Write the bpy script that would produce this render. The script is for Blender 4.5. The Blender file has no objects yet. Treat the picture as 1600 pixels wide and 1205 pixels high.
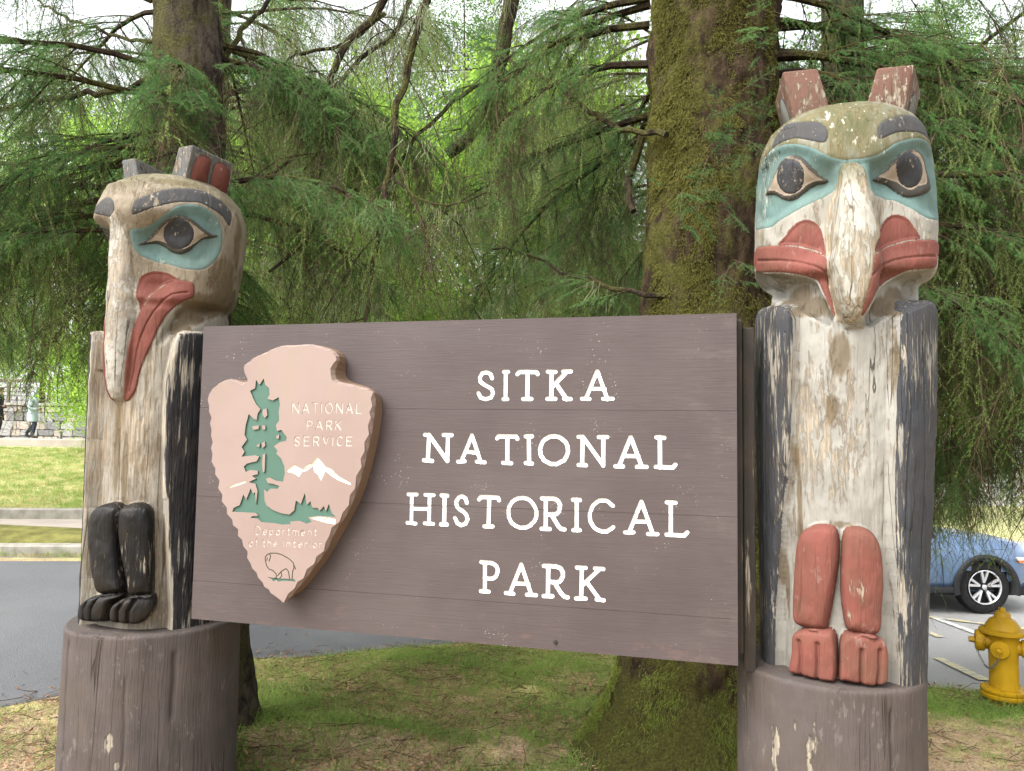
import bpy, bmesh, math, random
import numpy as np
from mathutils import Vector, Matrix
from mathutils.geometry import delaunay_2d_cdt

random.seed(7)
RNG = np.random.default_rng(11)
SC = bpy.context.scene
COL = SC.collection

# ------------------------------------------------------------------ camera
ZC, PITCH, ROLL, FOC = 1.9, 0.0655, 0.0147, 1200.0
f_ = np.array([0, math.cos(PITCH), math.sin(PITCH)])
u0 = np.array([0, -math.sin(PITCH), math.cos(PITCH)])
x0 = np.array([1.0, 0, 0])
CX = math.cos(ROLL) * x0 + math.sin(ROLL) * u0
CU = -math.sin(ROLL) * x0 + math.cos(ROLL) * u0
CAM = np.array([0, 0, ZC])
cd = bpy.data.cameras.new('camera')
cd.sensor_width = 36.0
cd.lens = FOC / 1600.0 * 36.0
cd.clip_start, cd.clip_end = 0.05, 2000.0
cam = bpy.data.objects.new('camera', cd)
COL.objects.link(cam)
cam.matrix_world = Matrix(((CX[0], CU[0], -f_[0], CAM[0]), (CX[1], CU[1], -f_[1], CAM[1]),
                           (CX[2], CU[2], -f_[2], CAM[2]), (0, 0, 0, 1)))
SC.camera = cam

# ------------------------------------------------------------------ sky, sun, exposure
SUN_EL, SUN_AZ = math.radians(50), math.radians(230)    # azimuth clockwise from +Y
w = bpy.data.worlds.new('World')
SC.world = w
w.use_nodes = True
wt = w.node_tree
bg = wt.nodes['Background']
sky = wt.nodes.new('ShaderNodeTexSky')
sky.sky_type = 'NISHITA'
sky.sun_disc = False
sky.sun_elevation, sky.sun_rotation = SUN_EL, SUN_AZ
sky.dust_density, sky.air_density = 3.0, 1.0
hs = wt.nodes.new('ShaderNodeHueSaturation')
hs.inputs['Saturation'].default_value = 0.12
wt.links.new(sky.outputs[0], hs.inputs['Color'])
wt.links.new(hs.outputs[0], bg.inputs['Color'])
bg.inputs['Strength'].default_value = 0.15
sl = bpy.data.lights.new('sun', 'SUN')
sl.energy, sl.angle, sl.color = 1.5, math.radians(50), (1.0, 0.965, 0.91)
sun = bpy.data.objects.new('sun', sl)
COL.objects.link(sun)
sdir = Vector((math.sin(SUN_AZ) * math.cos(SUN_EL), math.cos(SUN_AZ) * math.cos(SUN_EL), math.sin(SUN_EL)))
sun.rotation_euler = (-sdir).to_track_quat('-Z', 'Y').to_euler()
SC.view_settings.view_transform = 'Standard'
SC.view_settings.look = 'None'
SC.view_settings.gamma = 1.0
SC.view_settings.use_curve_mapping = False
SC.view_settings.exposure = 1.95
SC.render.engine = 'CYCLES'
cy = SC.cycles
cy.max_bounces, cy.diffuse_bounces, cy.glossy_bounces, cy.transmission_bounces, cy.transparent_max_bounces = 9, 7, 2, 7, 8
cy.use_denoising = True

# ------------------------------------------------------------------ small helpers
def px_ray(x, y):
    """direction of the sight line through a place in the photograph (1600 x 1205)"""
    d = f_ * FOC + CX * (x - 800.0) - CU * (y - 602.5)
    return d / np.linalg.norm(d)

def at_depth(x, y, d):
    r = px_ray(x, y)
    return CAM + r * (d / r[1])

def smooth(t):
    t = np.clip(t, 0, 1)
    return t * t * (3 - 2 * t)

def tag(o, label=None, cat=None, group=None, kind=None):
    if label: o['label'] = label
    if cat: o['category'] = cat
    if group: o['group'] = group
    if kind: o['kind'] = kind
    return o

def empty(name, loc=(0, 0, 0), rz=0.0, label=None, cat=None, group=None):
    o = bpy.data.objects.new(name, None)
    o.empty_display_size = 0.2
    COL.objects.link(o)
    o.location = loc
    o.rotation_euler = (0, 0, rz)
    return tag(o, label, cat, group)

def mesh_np(name, V, F, mat=None, parent=None, smooth_shade=True, link=True, attrs=None):
    """V (n,3) floats, F list of faces or an (m,k) int array -> one mesh object"""
    me = bpy.data.meshes.new(name)
    V = np.asarray(V, dtype=np.float32)
    me.vertices.add(len(V))
    me.vertices.foreach_set('co', V.ravel())
    if isinstance(F, np.ndarray):
        k = F.shape[1]
        sizes = np.full(len(F), k, dtype=np.int32)
        flat = F.astype(np.int32).ravel()
    else:
        sizes = np.array([len(q) for q in F], dtype=np.int32)
        flat = np.array([i for q in F for i in q], dtype=np.int32)
    me.loops.add(len(flat))
    me.loops.foreach_set('vertex_index', flat)
    me.polygons.add(len(sizes))
    st = np.zeros(len(sizes), dtype=np.int32)
    st[1:] = np.cumsum(sizes)[:-1]
    me.polygons.foreach_set('loop_start', st)
    me.polygons.foreach_set('loop_total', sizes)
    me.polygons.foreach_set('use_smooth', np.full(len(sizes), smooth_shade, dtype=bool))
    me.update(calc_edges=True)
    if attrs:
        for an, av in attrs.items():
            a = me.attributes.new(an, 'FLOAT', 'POINT')
            a.data.foreach_set('value', np.asarray(av, dtype=np.float32))
    if mat: me.materials.append(mat)
    o = bpy.data.objects.new(name, me)
    if link: COL.objects.link(o)
    if parent is not None: o.parent = parent
    return o

class MB:
    """collects simple solids into one mesh"""
    def __init__(s): s.V, s.F = [], []
    def add(s, V, F):
        n = len(s.V)
        s.V += [tuple(v) for v in V]
        s.F += [tuple(i + n for i in q) for q in F]
        return s
    def box(s, a, b, M=None):
        (x0, y0, z0), (x1, y1, z1) = a, b
        V = [(x0,y0,z0),(x1,y0,z0),(x1,y1,z0),(x0,y1,z0),(x0,y0,z1),(x1,y0,z1),(x1,y1,z1),(x0,y1,z1)]
        if M is not None: V = [tuple(M @ Vector(v)) for v in V]
        return s.add(V, [(0,3,2,1),(4,5,6,7),(0,1,5,4),(1,2,6,5),(2,3,7,6),(3,0,4,7)])
    def bbox(s, a, b, r=0.01, M=None):
        """box with chamfered edges"""
        bm = bmesh.new()
        bmesh.ops.create_cube(bm, size=1.0)
        for v in bm.verts:
            v.co = Vector([(a[i] + b[i]) / 2 + v.co[i] * (b[i] - a[i]) for i in range(3)])
        bmesh.ops.bevel(bm, geom=bm.edges[:], offset=r, segments=2, affect='EDGES', profile=0.5)
        bm.verts.index_update()
        V = [(M @ v.co if M is not None else v.co.copy()) for v in bm.verts]
        F = [tuple(v.index for v in q.verts) for q in bm.faces]
        bm.free()
        return s.add(V, F)
    def tube(s, pts, rad, n=8, cap=True):
        pts = [Vector(p) for p in pts]
        if not hasattr(rad, '__len__'): rad = [rad] * len(pts)
        V, F = [], []
        up = None
        for i, p in enumerate(pts):
            t = (pts[min(i + 1, len(pts) - 1)] - pts[max(i - 1, 0)])
            if t.length < 1e-9: t = Vector((0, 0, 1))
            t.normalize()
            if up is None:
                up = t.orthogonal().normalized()
            up = (up - t * up.dot(t))
            if up.length < 1e-6: up = t.orthogonal()
            up.normalize()
            b = t.cross(up)
            for k in range(n):
                a = 2 * math.pi * k / n
                V.append(p + (up * math.cos(a) + b * math.sin(a)) * rad[i])
        for i in range(len(pts) - 1):
            for k in range(n):
                k2 = (k + 1) % n
                F.append((i*n+k, i*n+k2, (i+1)*n+k2, (i+1)*n+k))
        if cap:
            F.append(tuple(range(n - 1, -1, -1)))
            F.append(tuple((len(pts)-1)*n + k for k in range(n)))
        return s.add(V, F)
    def lathe(s, prof, n=24, M=None, cap=True):
        V, F = [], []
        for r, z in prof:
            for k in range(n):
                a = 2 * math.pi * k / n
                v = Vector((r * math.cos(a), r * math.sin(a), z))
                V.append(M @ v if M is not None else v)
        for i in range(len(prof) - 1):
            for k in range(n):
                k2 = (k + 1) % n
                F.append((i*n+k, i*n+k2, (i+1)*n+k2, (i+1)*n+k))
        if cap:
            F.append(tuple(range(n - 1, -1, -1)))
            F.append(tuple((len(prof)-1)*n + k for k in range(n)))
        return s.add(V, F)
    def build(s, name, mat=None, parent=None, smooth_shade=False, link=True):
        o = mesh_np(name, s.V, s.F, mat, parent, smooth_shade, link)
        if smooth_shade: o.data.set_sharp_from_angle(angle=math.radians(42))
        return o

# ------------------------------------------------------------------ materials
class Mat:
    def __init__(s, name):
        s.m = bpy.data.materials.new(name)
        s.m.use_nodes = True
        s.t = s.m.node_tree
        s.b = s.t.nodes['Principled BSDF']
        s.tc = None
    def put(s, sock, v):
        if hasattr(v, 'is_output') or isinstance(v, bpy.types.NodeSocket): s.t.links.new(v, sock)
        elif isinstance(v, (tuple, list)) and sock.type == 'RGBA' and len(v) == 3: sock.default_value = (*v, 1)
        else: sock.default_value = v
    def coord(s, scale=None, kind='Object'):
        if s.tc is None: s.tc = s.t.nodes.new('ShaderNodeTexCoord')
        o = s.tc.outputs[kind]
        if scale is not None:
            mp = s.t.nodes.new('ShaderNodeMapping')
            s.t.links.new(o, mp.inputs['Vector'])
            mp.inputs['Scale'].default_value = scale
            o = mp.outputs[0]
        return o
    def world(s, scale=None):
        g = s.t.nodes.new('ShaderNodeNewGeometry')
        o = g.outputs['Position']
        if scale is not None:
            mp = s.t.nodes.new('ShaderNodeMapping')
            s.t.links.new(o, mp.inputs['Vector'])
            mp.inputs['Scale'].default_value = scale
            o = mp.outputs[0]
        return o
    def noise(s, scale, detail=5, rough=0.55, vec=None, dist=0.0):
        n = s.t.nodes.new('ShaderNodeTexNoise')
        n.inputs['Scale'].default_value, n.inputs['Detail'].default_value = scale, detail
        n.inputs['Roughness'].default_value, n.inputs['Distortion'].default_value = rough, dist
        s.t.links.new(vec if vec is not None else s.coord(), n.inputs['Vector'])
        return n.outputs['Fac']
    def vor(s, scale, vec=None, feature='F1', out='Distance', rnd=1.0):
        n = s.t.nodes.new('ShaderNodeTexVoronoi')
        n.feature = feature
        n.inputs['Scale'].default_value = scale
        n.inputs['Randomness'].default_value = rnd
        s.t.links.new(vec if vec is not None else s.coord(), n.inputs['Vector'])
        return n.outputs[out]
    def ramp(s, fac, stops, interp='LINEAR'):
        n = s.t.nodes.new('ShaderNodeValToRGB')
        n.color_ramp.interpolation = interp
        e = n.color_ramp.elements
        while len(e) < len(stops): e.new(0.5)
        for k, (p, c) in enumerate(stops):
            e[k].position = p
            e[k].color = (*c, 1) if isinstance(c, (tuple, list)) else (c, c, c, 1)
        s.t.links.new(fac, n.inputs[0])
        return n.outputs[0]
    def step(s, fac, a, b):
        n = s.t.nodes.new('ShaderNodeMapRange')
        n.interpolation_type = 'SMOOTHSTEP'
        n.inputs['From Min'].default_value, n.inputs['From Max'].default_value = a, b
        s.t.links.new(fac, n.inputs['Value'])
        return n.outputs[0]
    def math(s, op, a, b=None, clamp=False):
        n = s.t.nodes.new('ShaderNodeMath')
        n.operation, n.use_clamp = op, clamp
        s.put(n.inputs[0], a)
        if b is not None: s.put(n.inputs[1], b)
        return n.outputs[0]
    def mix(s, fac, a, b, mode='MIX'):
        n = s.t.nodes.new('ShaderNodeMix')
        n.data_type, n.blend_type = 'RGBA', mode
        s.put(n.inputs[0], fac)
        s.put(n.inputs[6], a)
        s.put(n.inputs[7], b)
        return n.outputs[2]
    def attr(s, name):
        n = s.t.nodes.new('ShaderNodeAttribute')
        n.attribute_name = name
        return n.outputs['Fac']
    def sep(s, vec, k):
        n = s.t.nodes.new('ShaderNodeSeparateXYZ')
        s.t.links.new(vec, n.inputs[0])
        return n.outputs[k]
    def rnd(s):
        return s.t.nodes.new('ShaderNodeObjectInfo').outputs['Random']
    def bump(s, h, strength=0.4, dist=0.01):
        n = s.t.nodes.new('ShaderNodeBump')
        n.inputs['Strength'].default_value, n.inputs['Distance'].default_value = strength, dist
        s.t.links.new(h, n.inputs['Height'])
        s.t.links.new(n.outputs[0], s.b.inputs['Normal'])
    def done(s, col, rough=0.7, spec=0.3, metal=0.0, trans=None):
        s.put(s.b.inputs['Base Color'], col)
        s.put(s.b.inputs['Roughness'], rough)
        s.b.inputs['Specular IOR Level'].default_value = spec
        s.b.inputs['Metallic'].default_value = metal
        if trans:
            t = s.t.nodes.new('ShaderNodeBsdfTranslucent')
            s.put(t.inputs[0], col)
            mx = s.t.nodes.new('ShaderNodeMixShader')
            mx.inputs[0].default_value = trans
            s.t.links.new(s.b.outputs[0], mx.inputs[1])
            s.t.links.new(t.outputs[0], mx.inputs[2])
            s.t.links.new(mx.outputs[0], s.t.nodes['Material Output'].inputs['Surface'])
        return s.m

def plain(name, col, rough=0.6, spec=0.3, metal=0.0, var=0.12, scale=12.0):
    m = Mat(name)
    n = m.noise(scale, 6)
    c = m.mix(m.step(n, 0.25, 0.75), tuple(x * (1 - var) for x in col), tuple(min(1, x * (1 + var)) for x in col))
    m.bump(m.noise(scale * 6, 3), 0.12, 0.004)
    return m.done(c, rough, spec, metal)

def painted_wood(name, paint, under, wear=0.5, edge=0.5, algae=0.0, dirt=0.35, zscale=0.16, rough=0.72, grain=0.5, flakes=0.0, spot=0.0, algae_z=(99, 100), bump=0.5, wear2=(0.3, 0.26, 0.2), crackle=0.0, stain=0.75, check=0.8, freq=1.0):
    """weathered paint on a carved log: streaky wear along the grain, worn edges, grime, lichen spots"""
    m = Mat(name)
    v = m.coord((freq, freq, zscale*freq))
    big = m.noise(5.0, 6, 0.6, v)
    mid = m.noise(44.0, 9, 0.70, v, 0.25)
    fine = m.noise(90.0, 4, 0.6, m.coord((1, 1, 0.07)))
    blot = m.noise(3.2, 5, 0.6)
    pc = m.mix(m.step(m.noise(9.0, 5), 0.3, 0.75), paint, tuple(x * 0.78 for x in paint))
    uc = m.mix(m.step(fine, 0.35, 0.65), under, wear2)
    s = m.math('ADD', m.math('MULTIPLY', big, 0.36), m.math('MULTIPLY', mid, 0.64))
    s = m.math('ADD', s, m.math('MULTIPLY', m.math('SUBTRACT', m.noise(2.6, 3, 0.5), 0.5), 0.30))
    ed = m.attr('edge')
    s = m.math('ADD', s, m.math('MULTIPLY', ed, 0.13 * edge))
    if crackle:
        cr = m.vor(26.0, m.coord((1, 1, 0.33)), 'DISTANCE_TO_EDGE')
        s = m.math('ADD', s, m.math('MULTIPLY', m.step(cr, 0.09, 0.0), 0.16 * crackle))
    t = 0.70 - 0.32 * wear
    wm = m.step(s, t, t + 0.055)
    c = m.mix(wm, pc, uc)
    # grime
    g = m.step(m.math('ADD', m.math('MULTIPLY', blot, 0.7), m.math('MULTIPLY', mid, 0.3)), 0.42, 0.66)
    c = m.mix(m.math('MULTIPLY', g, dirt), c, (0.085, 0.058, 0.034))
    st = m.attr('stain')  # holds real stains and also the shade painted under lips and jaw
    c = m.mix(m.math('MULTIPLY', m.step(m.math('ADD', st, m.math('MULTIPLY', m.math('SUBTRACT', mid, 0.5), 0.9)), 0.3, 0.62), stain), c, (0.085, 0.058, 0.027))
    if algae:
        z = m.sep(m.coord(), 2)
        am = m.math('MULTIPLY', m.step(z, *algae_z), m.step(m.math('ADD', m.math('MULTIPLY', blot, 0.6), m.math('MULTIPLY', mid, 0.4)), 0.30, 0.52))
        c = m.mix(m.math('MULTIPLY', am, algae), c, m.mix(m.step(mid, .4, .6), (0.062, 0.064, 0.024), (0.115, 0.098, 0.048)))
    if flakes:
        fl = m.math('MULTIPLY', m.step(m.noise(34.0, 4, 0.6, m.coord((1, 1, 0.45))), 0.60, 0.645), m.step(m.noise(4.0, 3), 0.42, 0.6))
        c = m.mix(m.math('MULTIPLY', fl, flakes), c, (0.40, 0.38, 0.33))
    if spot:
        sp = m.step(m.vor(42.0), 0.17, 0.10)
        sp = m.math('MULTIPLY', sp, m.step(m.noise(6.0, 3), 0.52, 0.62))
        c = m.mix(m.math('MULTIPLY', sp, spot), c, (0.44, 0.425, 0.38))
    ck = m.math('ABSOLUTE', m.math('SUBTRACT', m.noise(13.0, 2, 0.5, m.coord((1, 1, 0.035))), 0.5))
    ck = m.math('MULTIPLY', m.step(ck, 0.010, 0.003), m.step(m.noise(3.0, 3, 0.5, m.coord((1, 1, 0.5))), 0.50, 0.58))
    c = m.mix(m.math('MULTIPLY', ck, check), c, (0.02, 0.014, 0.009))
    wm = m.math('ADD', wm, m.math('MULTIPLY', ck, 2.0*check))
    h = m.math('ADD', m.math('MULTIPLY', fine, grain), m.math('MULTIPLY', wm, -0.5))
    h = m.math('ADD', h, m.math('MULTIPLY', mid, 0.6))
    m.bump(h, min(1.0, bump*1.5), 0.008)
    return m.done(c, rough, 0.18)

WOOD = (0.27, 0.20, 0.13)
GREY = (0.25, 0.23, 0.20)
MT = {}
PK = 0.60   # how light the old paints are overall
_pw = painted_wood
def painted_wood(name, paint, under, *a, **k):
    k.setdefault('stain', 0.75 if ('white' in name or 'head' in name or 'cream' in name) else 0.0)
    return _pw(name, tuple(x*PK for x in paint), tuple(x*PK for x in under), *a, **k)
MT['white_R'] = painted_wood('weathered_white_paint', (0.43, 0.415, 0.37), (0.27, 0.23, 0.18), 0.46, 0.1, 0.0, 0.35, 0.2)
MT['head_R'] = painted_wood('weathered_white_head_paint', (0.43, 0.41, 0.355), (0.24, 0.19, 0.135), 0.60, 0.1, 0.95, 0.4, 0.22, check=0.25, algae_z=(2.80, 3.04), spot=0.9, flakes=0.7)
MT['beak_R'] = painted_wood('flaking_beak_paint', (0.52, 0.50, 0.43), (0.27, 0.215, 0.135), 0.68, 0.7, 0.85, 0.25, 0.2, algae_z=(2.84, 3.0))
MT['white_L'] = painted_wood('weathered_cream_paint', (0.385, 0.35, 0.29), (0.24, 0.185, 0.125), 0.63, 0.1, 0.0, 0.6, 0.12)
MT['head_L'] = painted_wood('weathered_tan_head_paint', (0.35, 0.295, 0.215), (0.21, 0.155, 0.10), 0.60, 0.1, 0.7, 0.65, 0.3, algae_z=(3.05, 3.2), spot=0.4)
MT['beak_L'] = painted_wood('pale_beak_paint', (0.52, 0.49, 0.425), (0.34, 0.29, 0.225), 0.58, 0.2, 0.0, 0.3, 0.5)
MT['teal'] = painted_wood('teal_paint', (0.155, 0.255, 0.235), (0.20, 0.265, 0.235), 0.45, 0.25, 0.0, 0.4, 0.4, grain=0.3, bump=0.35, wear2=(0.3, 0.36, 0.32))
MT['red'] = painted_wood('red_ochre_paint', (0.25, 0.082, 0.063), (0.31, 0.18, 0.125), 0.26, 0.5, 0.0, 0.45, 0.25, grain=0.8, flakes=0.12, bump=0.5, check=0.35)
MT['red_L'] = painted_wood('dull_red_paint', (0.225, 0.07, 0.052), (0.25, 0.13, 0.09), 0.25, 0.45, 0.0, 0.18, 0.4, grain=0.3, bump=0.3)
MT['red_ear'] = painted_wood('faded_red_paint', (0.195, 0.10, 0.072), (0.20, 0.145, 0.10), 0.54, 0.9, 0.0, 0.5, 0.4, flakes=0.85, spot=0.5)
MT['black'] = painted_wood('black_paint', (0.009, 0.009, 0.010), (0.065, 0.056, 0.043), 0.35, 0.4, 0.0, 0.12, 0.12, rough=0.42, grain=0.9, bump=0.45, check=0.35)
MT['black_wing'] = painted_wood('weathered_black_paint', (0.026, 0.026, 0.03), (0.30, 0.28, 0.25), 0.40, 1.3, 0.0, 0.10, 0.06, grain=1.0, bump=0.8)
MT['grey_wing'] = painted_wood('worn_black_grey_paint', (0.062, 0.066, 0.076), (0.30, 0.295, 0.275), 0.52, 0.3, 0.0, 0.18, 0.06, grain=1.0, bump=0.9, freq=2.1)
MT['brow'] = painted_wood('charcoal_paint', (0.078, 0.078, 0.08), (0.17, 0.155, 0.13), 0.48, 0.3, 0.0, 0.25, 0.5, spot=0.8)
MT['lid'] = painted_wood('dark_grey_lid_paint', (0.075, 0.07, 0.06), (0.17, 0.14, 0.1), 0.5, 0.3, 0.0, 0.3, 0.5, bump=0.3)
MT['eye_white'] = painted_wood('stained_eye_paint', (0.37, 0.30, 0.225), (0.30, 0.18, 0.12), 0.45, 0.2, 0.0, 0.45, 0.6, bump=0.3)
MT['pupil'] = painted_wood('worn_black_eye_paint', (0.04, 0.041, 0.045), (0.15, 0.145, 0.135), 0.48, 0.2, 0.0, 0.15, 0.7, rough=0.5, bump=0.4)
MT['ear_L'] = painted_wood('grey_blue_ear_paint', (0.16, 0.165, 0.165), (0.15, 0.115, 0.08), 0.5, 0.3, 0.0, 0.5, 0.4, spot=0.5)
MT['ear_inset'] = painted_wood('grey_green_inset_paint', (0.17, 0.18, 0.16), (0.2, 0.17, 0.12), 0.5, 0.4, 0.0, 0.3, 0.3)
MT['base'] = painted_wood('brown_grey_pole_paint', (0.120, 0.099, 0.092), (0.22, 0.20, 0.17), 0.12, 0.3, 0.0, 0.22, 0.3, grain=0.7, check=0.6, flakes=0.12, bump=0.8)
MT['sign'] = None

# ------------------------------------------------------------------ frame of the sign and the poles
YAW = 0.2558
UX = np.array([math.cos(YAW), -math.sin(YAW), 0.0])
VX = np.array([math.sin(YAW), math.cos(YAW), 0.0])
SIGN_R = np.array([0.9095, 3.1, 0.0])
SIGN_W, SIGN_ZB, SIGN_ZT = 2.505, 1.007, 2.412

def to_local(d, c=None):
    """world vector (or point, with c the frame's origin) -> (u, v, z)"""
    q = d if c is None else d - c
    return np.array([q @ UX, q @ VX, q[2]])

def sign_px(x, y, v=0.0):
    """photograph place -> (u, z) on the plane v of the sign"""
    o = to_local(CAM, SIGN_R)
    d = to_local(px_ray(x, y))
    t = (v - o[1]) / d[1]
    q = o + t * d
    return (q[0], q[2])

# ------------------------------------------------------------------ 2D outlines
def closed_spline(pts, step=0.006):
    """Catmull-Rom through a closed outline, resampled"""
    P = np.asarray(pts, float)
    n = len(P)
    out = []
    for i in range(n):
        a, b, c, d = P[(i-1) % n], P[i], P[(i+1) % n], P[(i+2) % n]
        k = max(1, int(np.linalg.norm(c - b) / step))
        for j in range(k):
            t = j / k
            out.append(0.5 * ((2*b) + (c-a)*t + (2*a-5*b+4*c-d)*t*t + (3*b-a-3*c+d)*t**3))
    return np.array(out)

def seg_dist(P, A, B):
    """distance and nearest place from points P (n,2) to segments A->B (m,2)"""
    D = B - A
    L = np.maximum((D * D).sum(1), 1e-12)
    best = np.full(len(P), 1e9)
    near = np.zeros_like(P)
    for i in range(len(A)):
        t = np.clip(((P - A[i]) @ D[i]) / L[i], 0, 1)
        q = A[i] + t[:, None] * D[i]
        d = ((P - q) ** 2).sum(1)
        k = d < best
        best[k] = d[k]
        near[k] = q[k]
    return np.sqrt(best), near

def inside(P, poly):
    x, y = P[:, 0], P[:, 1]
    r = np.zeros(len(P), bool)
    n = len(poly)
    for i in range(n):
        x1, y1 = poly[i]
        x2, y2 = poly[(i+1) % n]
        if y1 == y2: continue
        c = (y1 > y) != (y2 > y)
        r ^= c & (x < (x2 - x1) * (y - y1) / (y2 - y1) + x1)
    return r

def sdf(P, poly, margin=0.08):
    """signed distance, negative inside; far places are cut off at the margin"""
    lo, hi = poly.min(0) - margin, poly.max(0) + margin
    k = np.all((P > lo) & (P < hi), axis=1)
    d = np.full(len(P), margin)
    near = P.copy()
    if k.any():
        dd, nn = seg_dist(P[k], poly, np.roll(poly, -1, axis=0))
        ins = inside(P[k], poly)
        d[k] = np.where(ins, -dd, dd)
        near[k] = nn
    return d, near
# ------------------------------------------------------------------ noise
_lat = {}
def vnoise(P, scale, seed=0, octv=3, gain=0.5):
    """smooth value noise on points (n,3), about -1..1"""
    P = np.asarray(P, float)*scale
    out = np.zeros(len(P)); amp, tot = 1.0, 0.0
    if seed not in _lat: _lat[seed] = np.random.default_rng(seed).uniform(-1, 1, 4096)
    T = _lat[seed]
    for o in range(octv):
        I = np.floor(P).astype(np.int64)
        Fr = P - I
        Fr = Fr*Fr*(3-2*Fr)
        s = 0
        for dx in (0, 1):
            for dy in (0, 1):
                for dz in (0, 1):
                    h = ((I[:,0]+dx)*73856093 ^ (I[:,1]+dy)*19349663 ^ (I[:,2]+dz)*83492791) & 4095
                    w_ = (Fr[:,0] if dx else 1-Fr[:,0])*(Fr[:,1] if dy else 1-Fr[:,1])*(Fr[:,2] if dz else 1-Fr[:,2])
                    s = s + T[h]*w_
        out += amp*s; tot += amp
        amp *= gain; P = P*2.03 + 17.1
    return out/tot

# ------------------------------------------------------------------ outlines from strokes (routed lettering)
def march(strokes, rad, res):
    """outline loops of a set of round-ended strokes; strokes are polylines, in metres"""
    A = np.concatenate([np.asarray(s, float)[:-1] for s in strokes])
    B = np.concatenate([np.asarray(s, float)[1:] for s in strokes])
    lo = np.minimum(A.min(0), B.min(0)) - rad - 2 * res
    hi = np.maximum(A.max(0), B.max(0)) + rad + 2 * res
    nx, ny = int((hi[0]-lo[0])/res) + 2, int((hi[1]-lo[1])/res) + 2
    X, Y = np.meshgrid(lo[0] + np.arange(nx)*res, lo[1] + np.arange(ny)*res, indexing='ij')
    d = seg_dist(np.stack([X.ravel(), Y.ravel()], 1), A, B)[0].reshape(nx, ny) - rad
    d[np.abs(d) < 1e-7] = 1e-7
    nxt = {}
    def cut(i, j, k, l):
        a, b = d[i, j], d[k, l]
        t = a / (a - b)
        return (lo[0] + (i + (k-i)*t)*res, lo[1] + (j + (l-j)*t)*res)
    pos = {}
    neg = d < 0
    for i, j in zip(*np.nonzero((neg[:-1,:-1].astype(int)+neg[1:,:-1]+neg[1:,1:]+neg[:-1,1:]) % 4 != 0)):
        c = [(i,j),(i+1,j),(i+1,j+1),(i,j+1)]
        v = [neg[p] for p in c]
        outs, ins = [], []
        for e in range(4):
            a, b = e, (e+1) % 4
            if v[a] != v[b]:
                key = (min(c[a], c[b]), max(c[a], c[b]))
                pos[key] = cut(*c[a], *c[b])
                (outs if v[a] else ins).append((e, key))
        # walk with the inside on the left
        for (e, key) in ins:
            o = min(outs, key=lambda q: (q[0] - e) % 4)
            outs.remove(o)
            nxt[o[1]] = key
    loops = []
    while nxt:
        k0, k = next(iter(nxt.items()))
        loop = [pos[k0]]
        del nxt[k0]
        while k != k0 and k in nxt:
            loop.append(pos[k])
            k = nxt.pop(k)
        # thin out places that are nearly straight
        L = np.array(loop)
        keep = []
        for q in range(len(L)):
            a = L[keep[-1]] if keep else L[q-1]
            b, c = L[q], L[(q+1) % len(L)]
            ar = abs((b[0]-a[0])*(c[1]-a[1]) - (b[1]-a[1])*(c[0]-a[0]))
            if ar > 0.04*res*res or np.linalg.norm(b-a) > 6*res: keep.append(q)
        if len(keep) >= 3: loops.append(L[keep])
    return loops

def arc(cx, cy_, rx, ry, a0, a1, n=14):
    return [(cx + rx*math.cos(math.radians(a0 + (a1-a0)*k/n)), cy_ + ry*math.sin(math.radians(a0 + (a1-a0)*k/n))) for k in range(n+1)]

SERIF = {
 'S': [[(.86,.77),(.76,.93),(.52,1),(.26,.95),(.11,.80),(.15,.64),(.34,.55),(.62,.46),(.84,.36),(.92,.2),(.80,.06),(.5,0),(.2,.05),(.03,.22)]],
 'I': [[(.5,0),(.5,1)],[(.08,0),(.92,0)],[(.08,1),(.92,1)]],
 'T': [[(.5,0),(.5,.98)],[(0,.90),(.07,.985),(.5,.985),(.93,.985),(1,.90)],[(.3,0),(.7,0)]],
 'K': [[(.17,0),(.17,1)],[(0,0),(.34,0)],[(0,1),(.34,1)],[(.84,1),(.18,.40)],[(.36,.57),(.84,.0)],[(.68,1),(1,1)],[(.74,0),(1,0)]],
 'A': [[(.5,1),(.13,0)],[(.5,1),(.85,0)],[(.27,.36),(.74,.36)],[(0,0),(.26,0)],[(.70,0),(1,0)]],
 'N': [[(.14,0),(.14,1)],[(.14,1),(.86,0)],[(.86,0),(.86,1)],[(0,0),(.28,0)],[(0,1),(.14,1)],[(.70,1),(1,1)]],
 'O': [arc(.5,.5,.5,.5,0,360,40)],
 'L': [[(.2,0),(.2,1)],[(0,1),(.42,1)],[(0,0),(.85,0),(1,.1)]],
 'H': [[(.16,0),(.16,1)],[(.84,0),(.84,1)],[(0,0),(.33,0)],[(0,1),(.33,1)],[(.67,0),(1,0)],[(.67,1),(1,1)],[(.16,.5),(.84,.5)]],
 'R': [[(.17,0),(.17,1)],[(0,0),(.36,0)],[(0,1),(.2,1)],[(.17,1),(.5,1)]+arc(.5,.74,.3,.26,90,-90,12)+[(.17,.48)],[(.42,.48),(.72,.12),(.86,.02),(1,.01)]],
 'P': [[(.22,0),(.22,1)],[(0,0),(.45,0)],[(0,1),(.25,1)],[(.22,1),(.55,1)]+arc(.55,.73,.42,.27,90,-90,12)+[(.22,.46)]],
 'C': [arc(.55,.5,.55,.5,42,318,26)],
}
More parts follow.
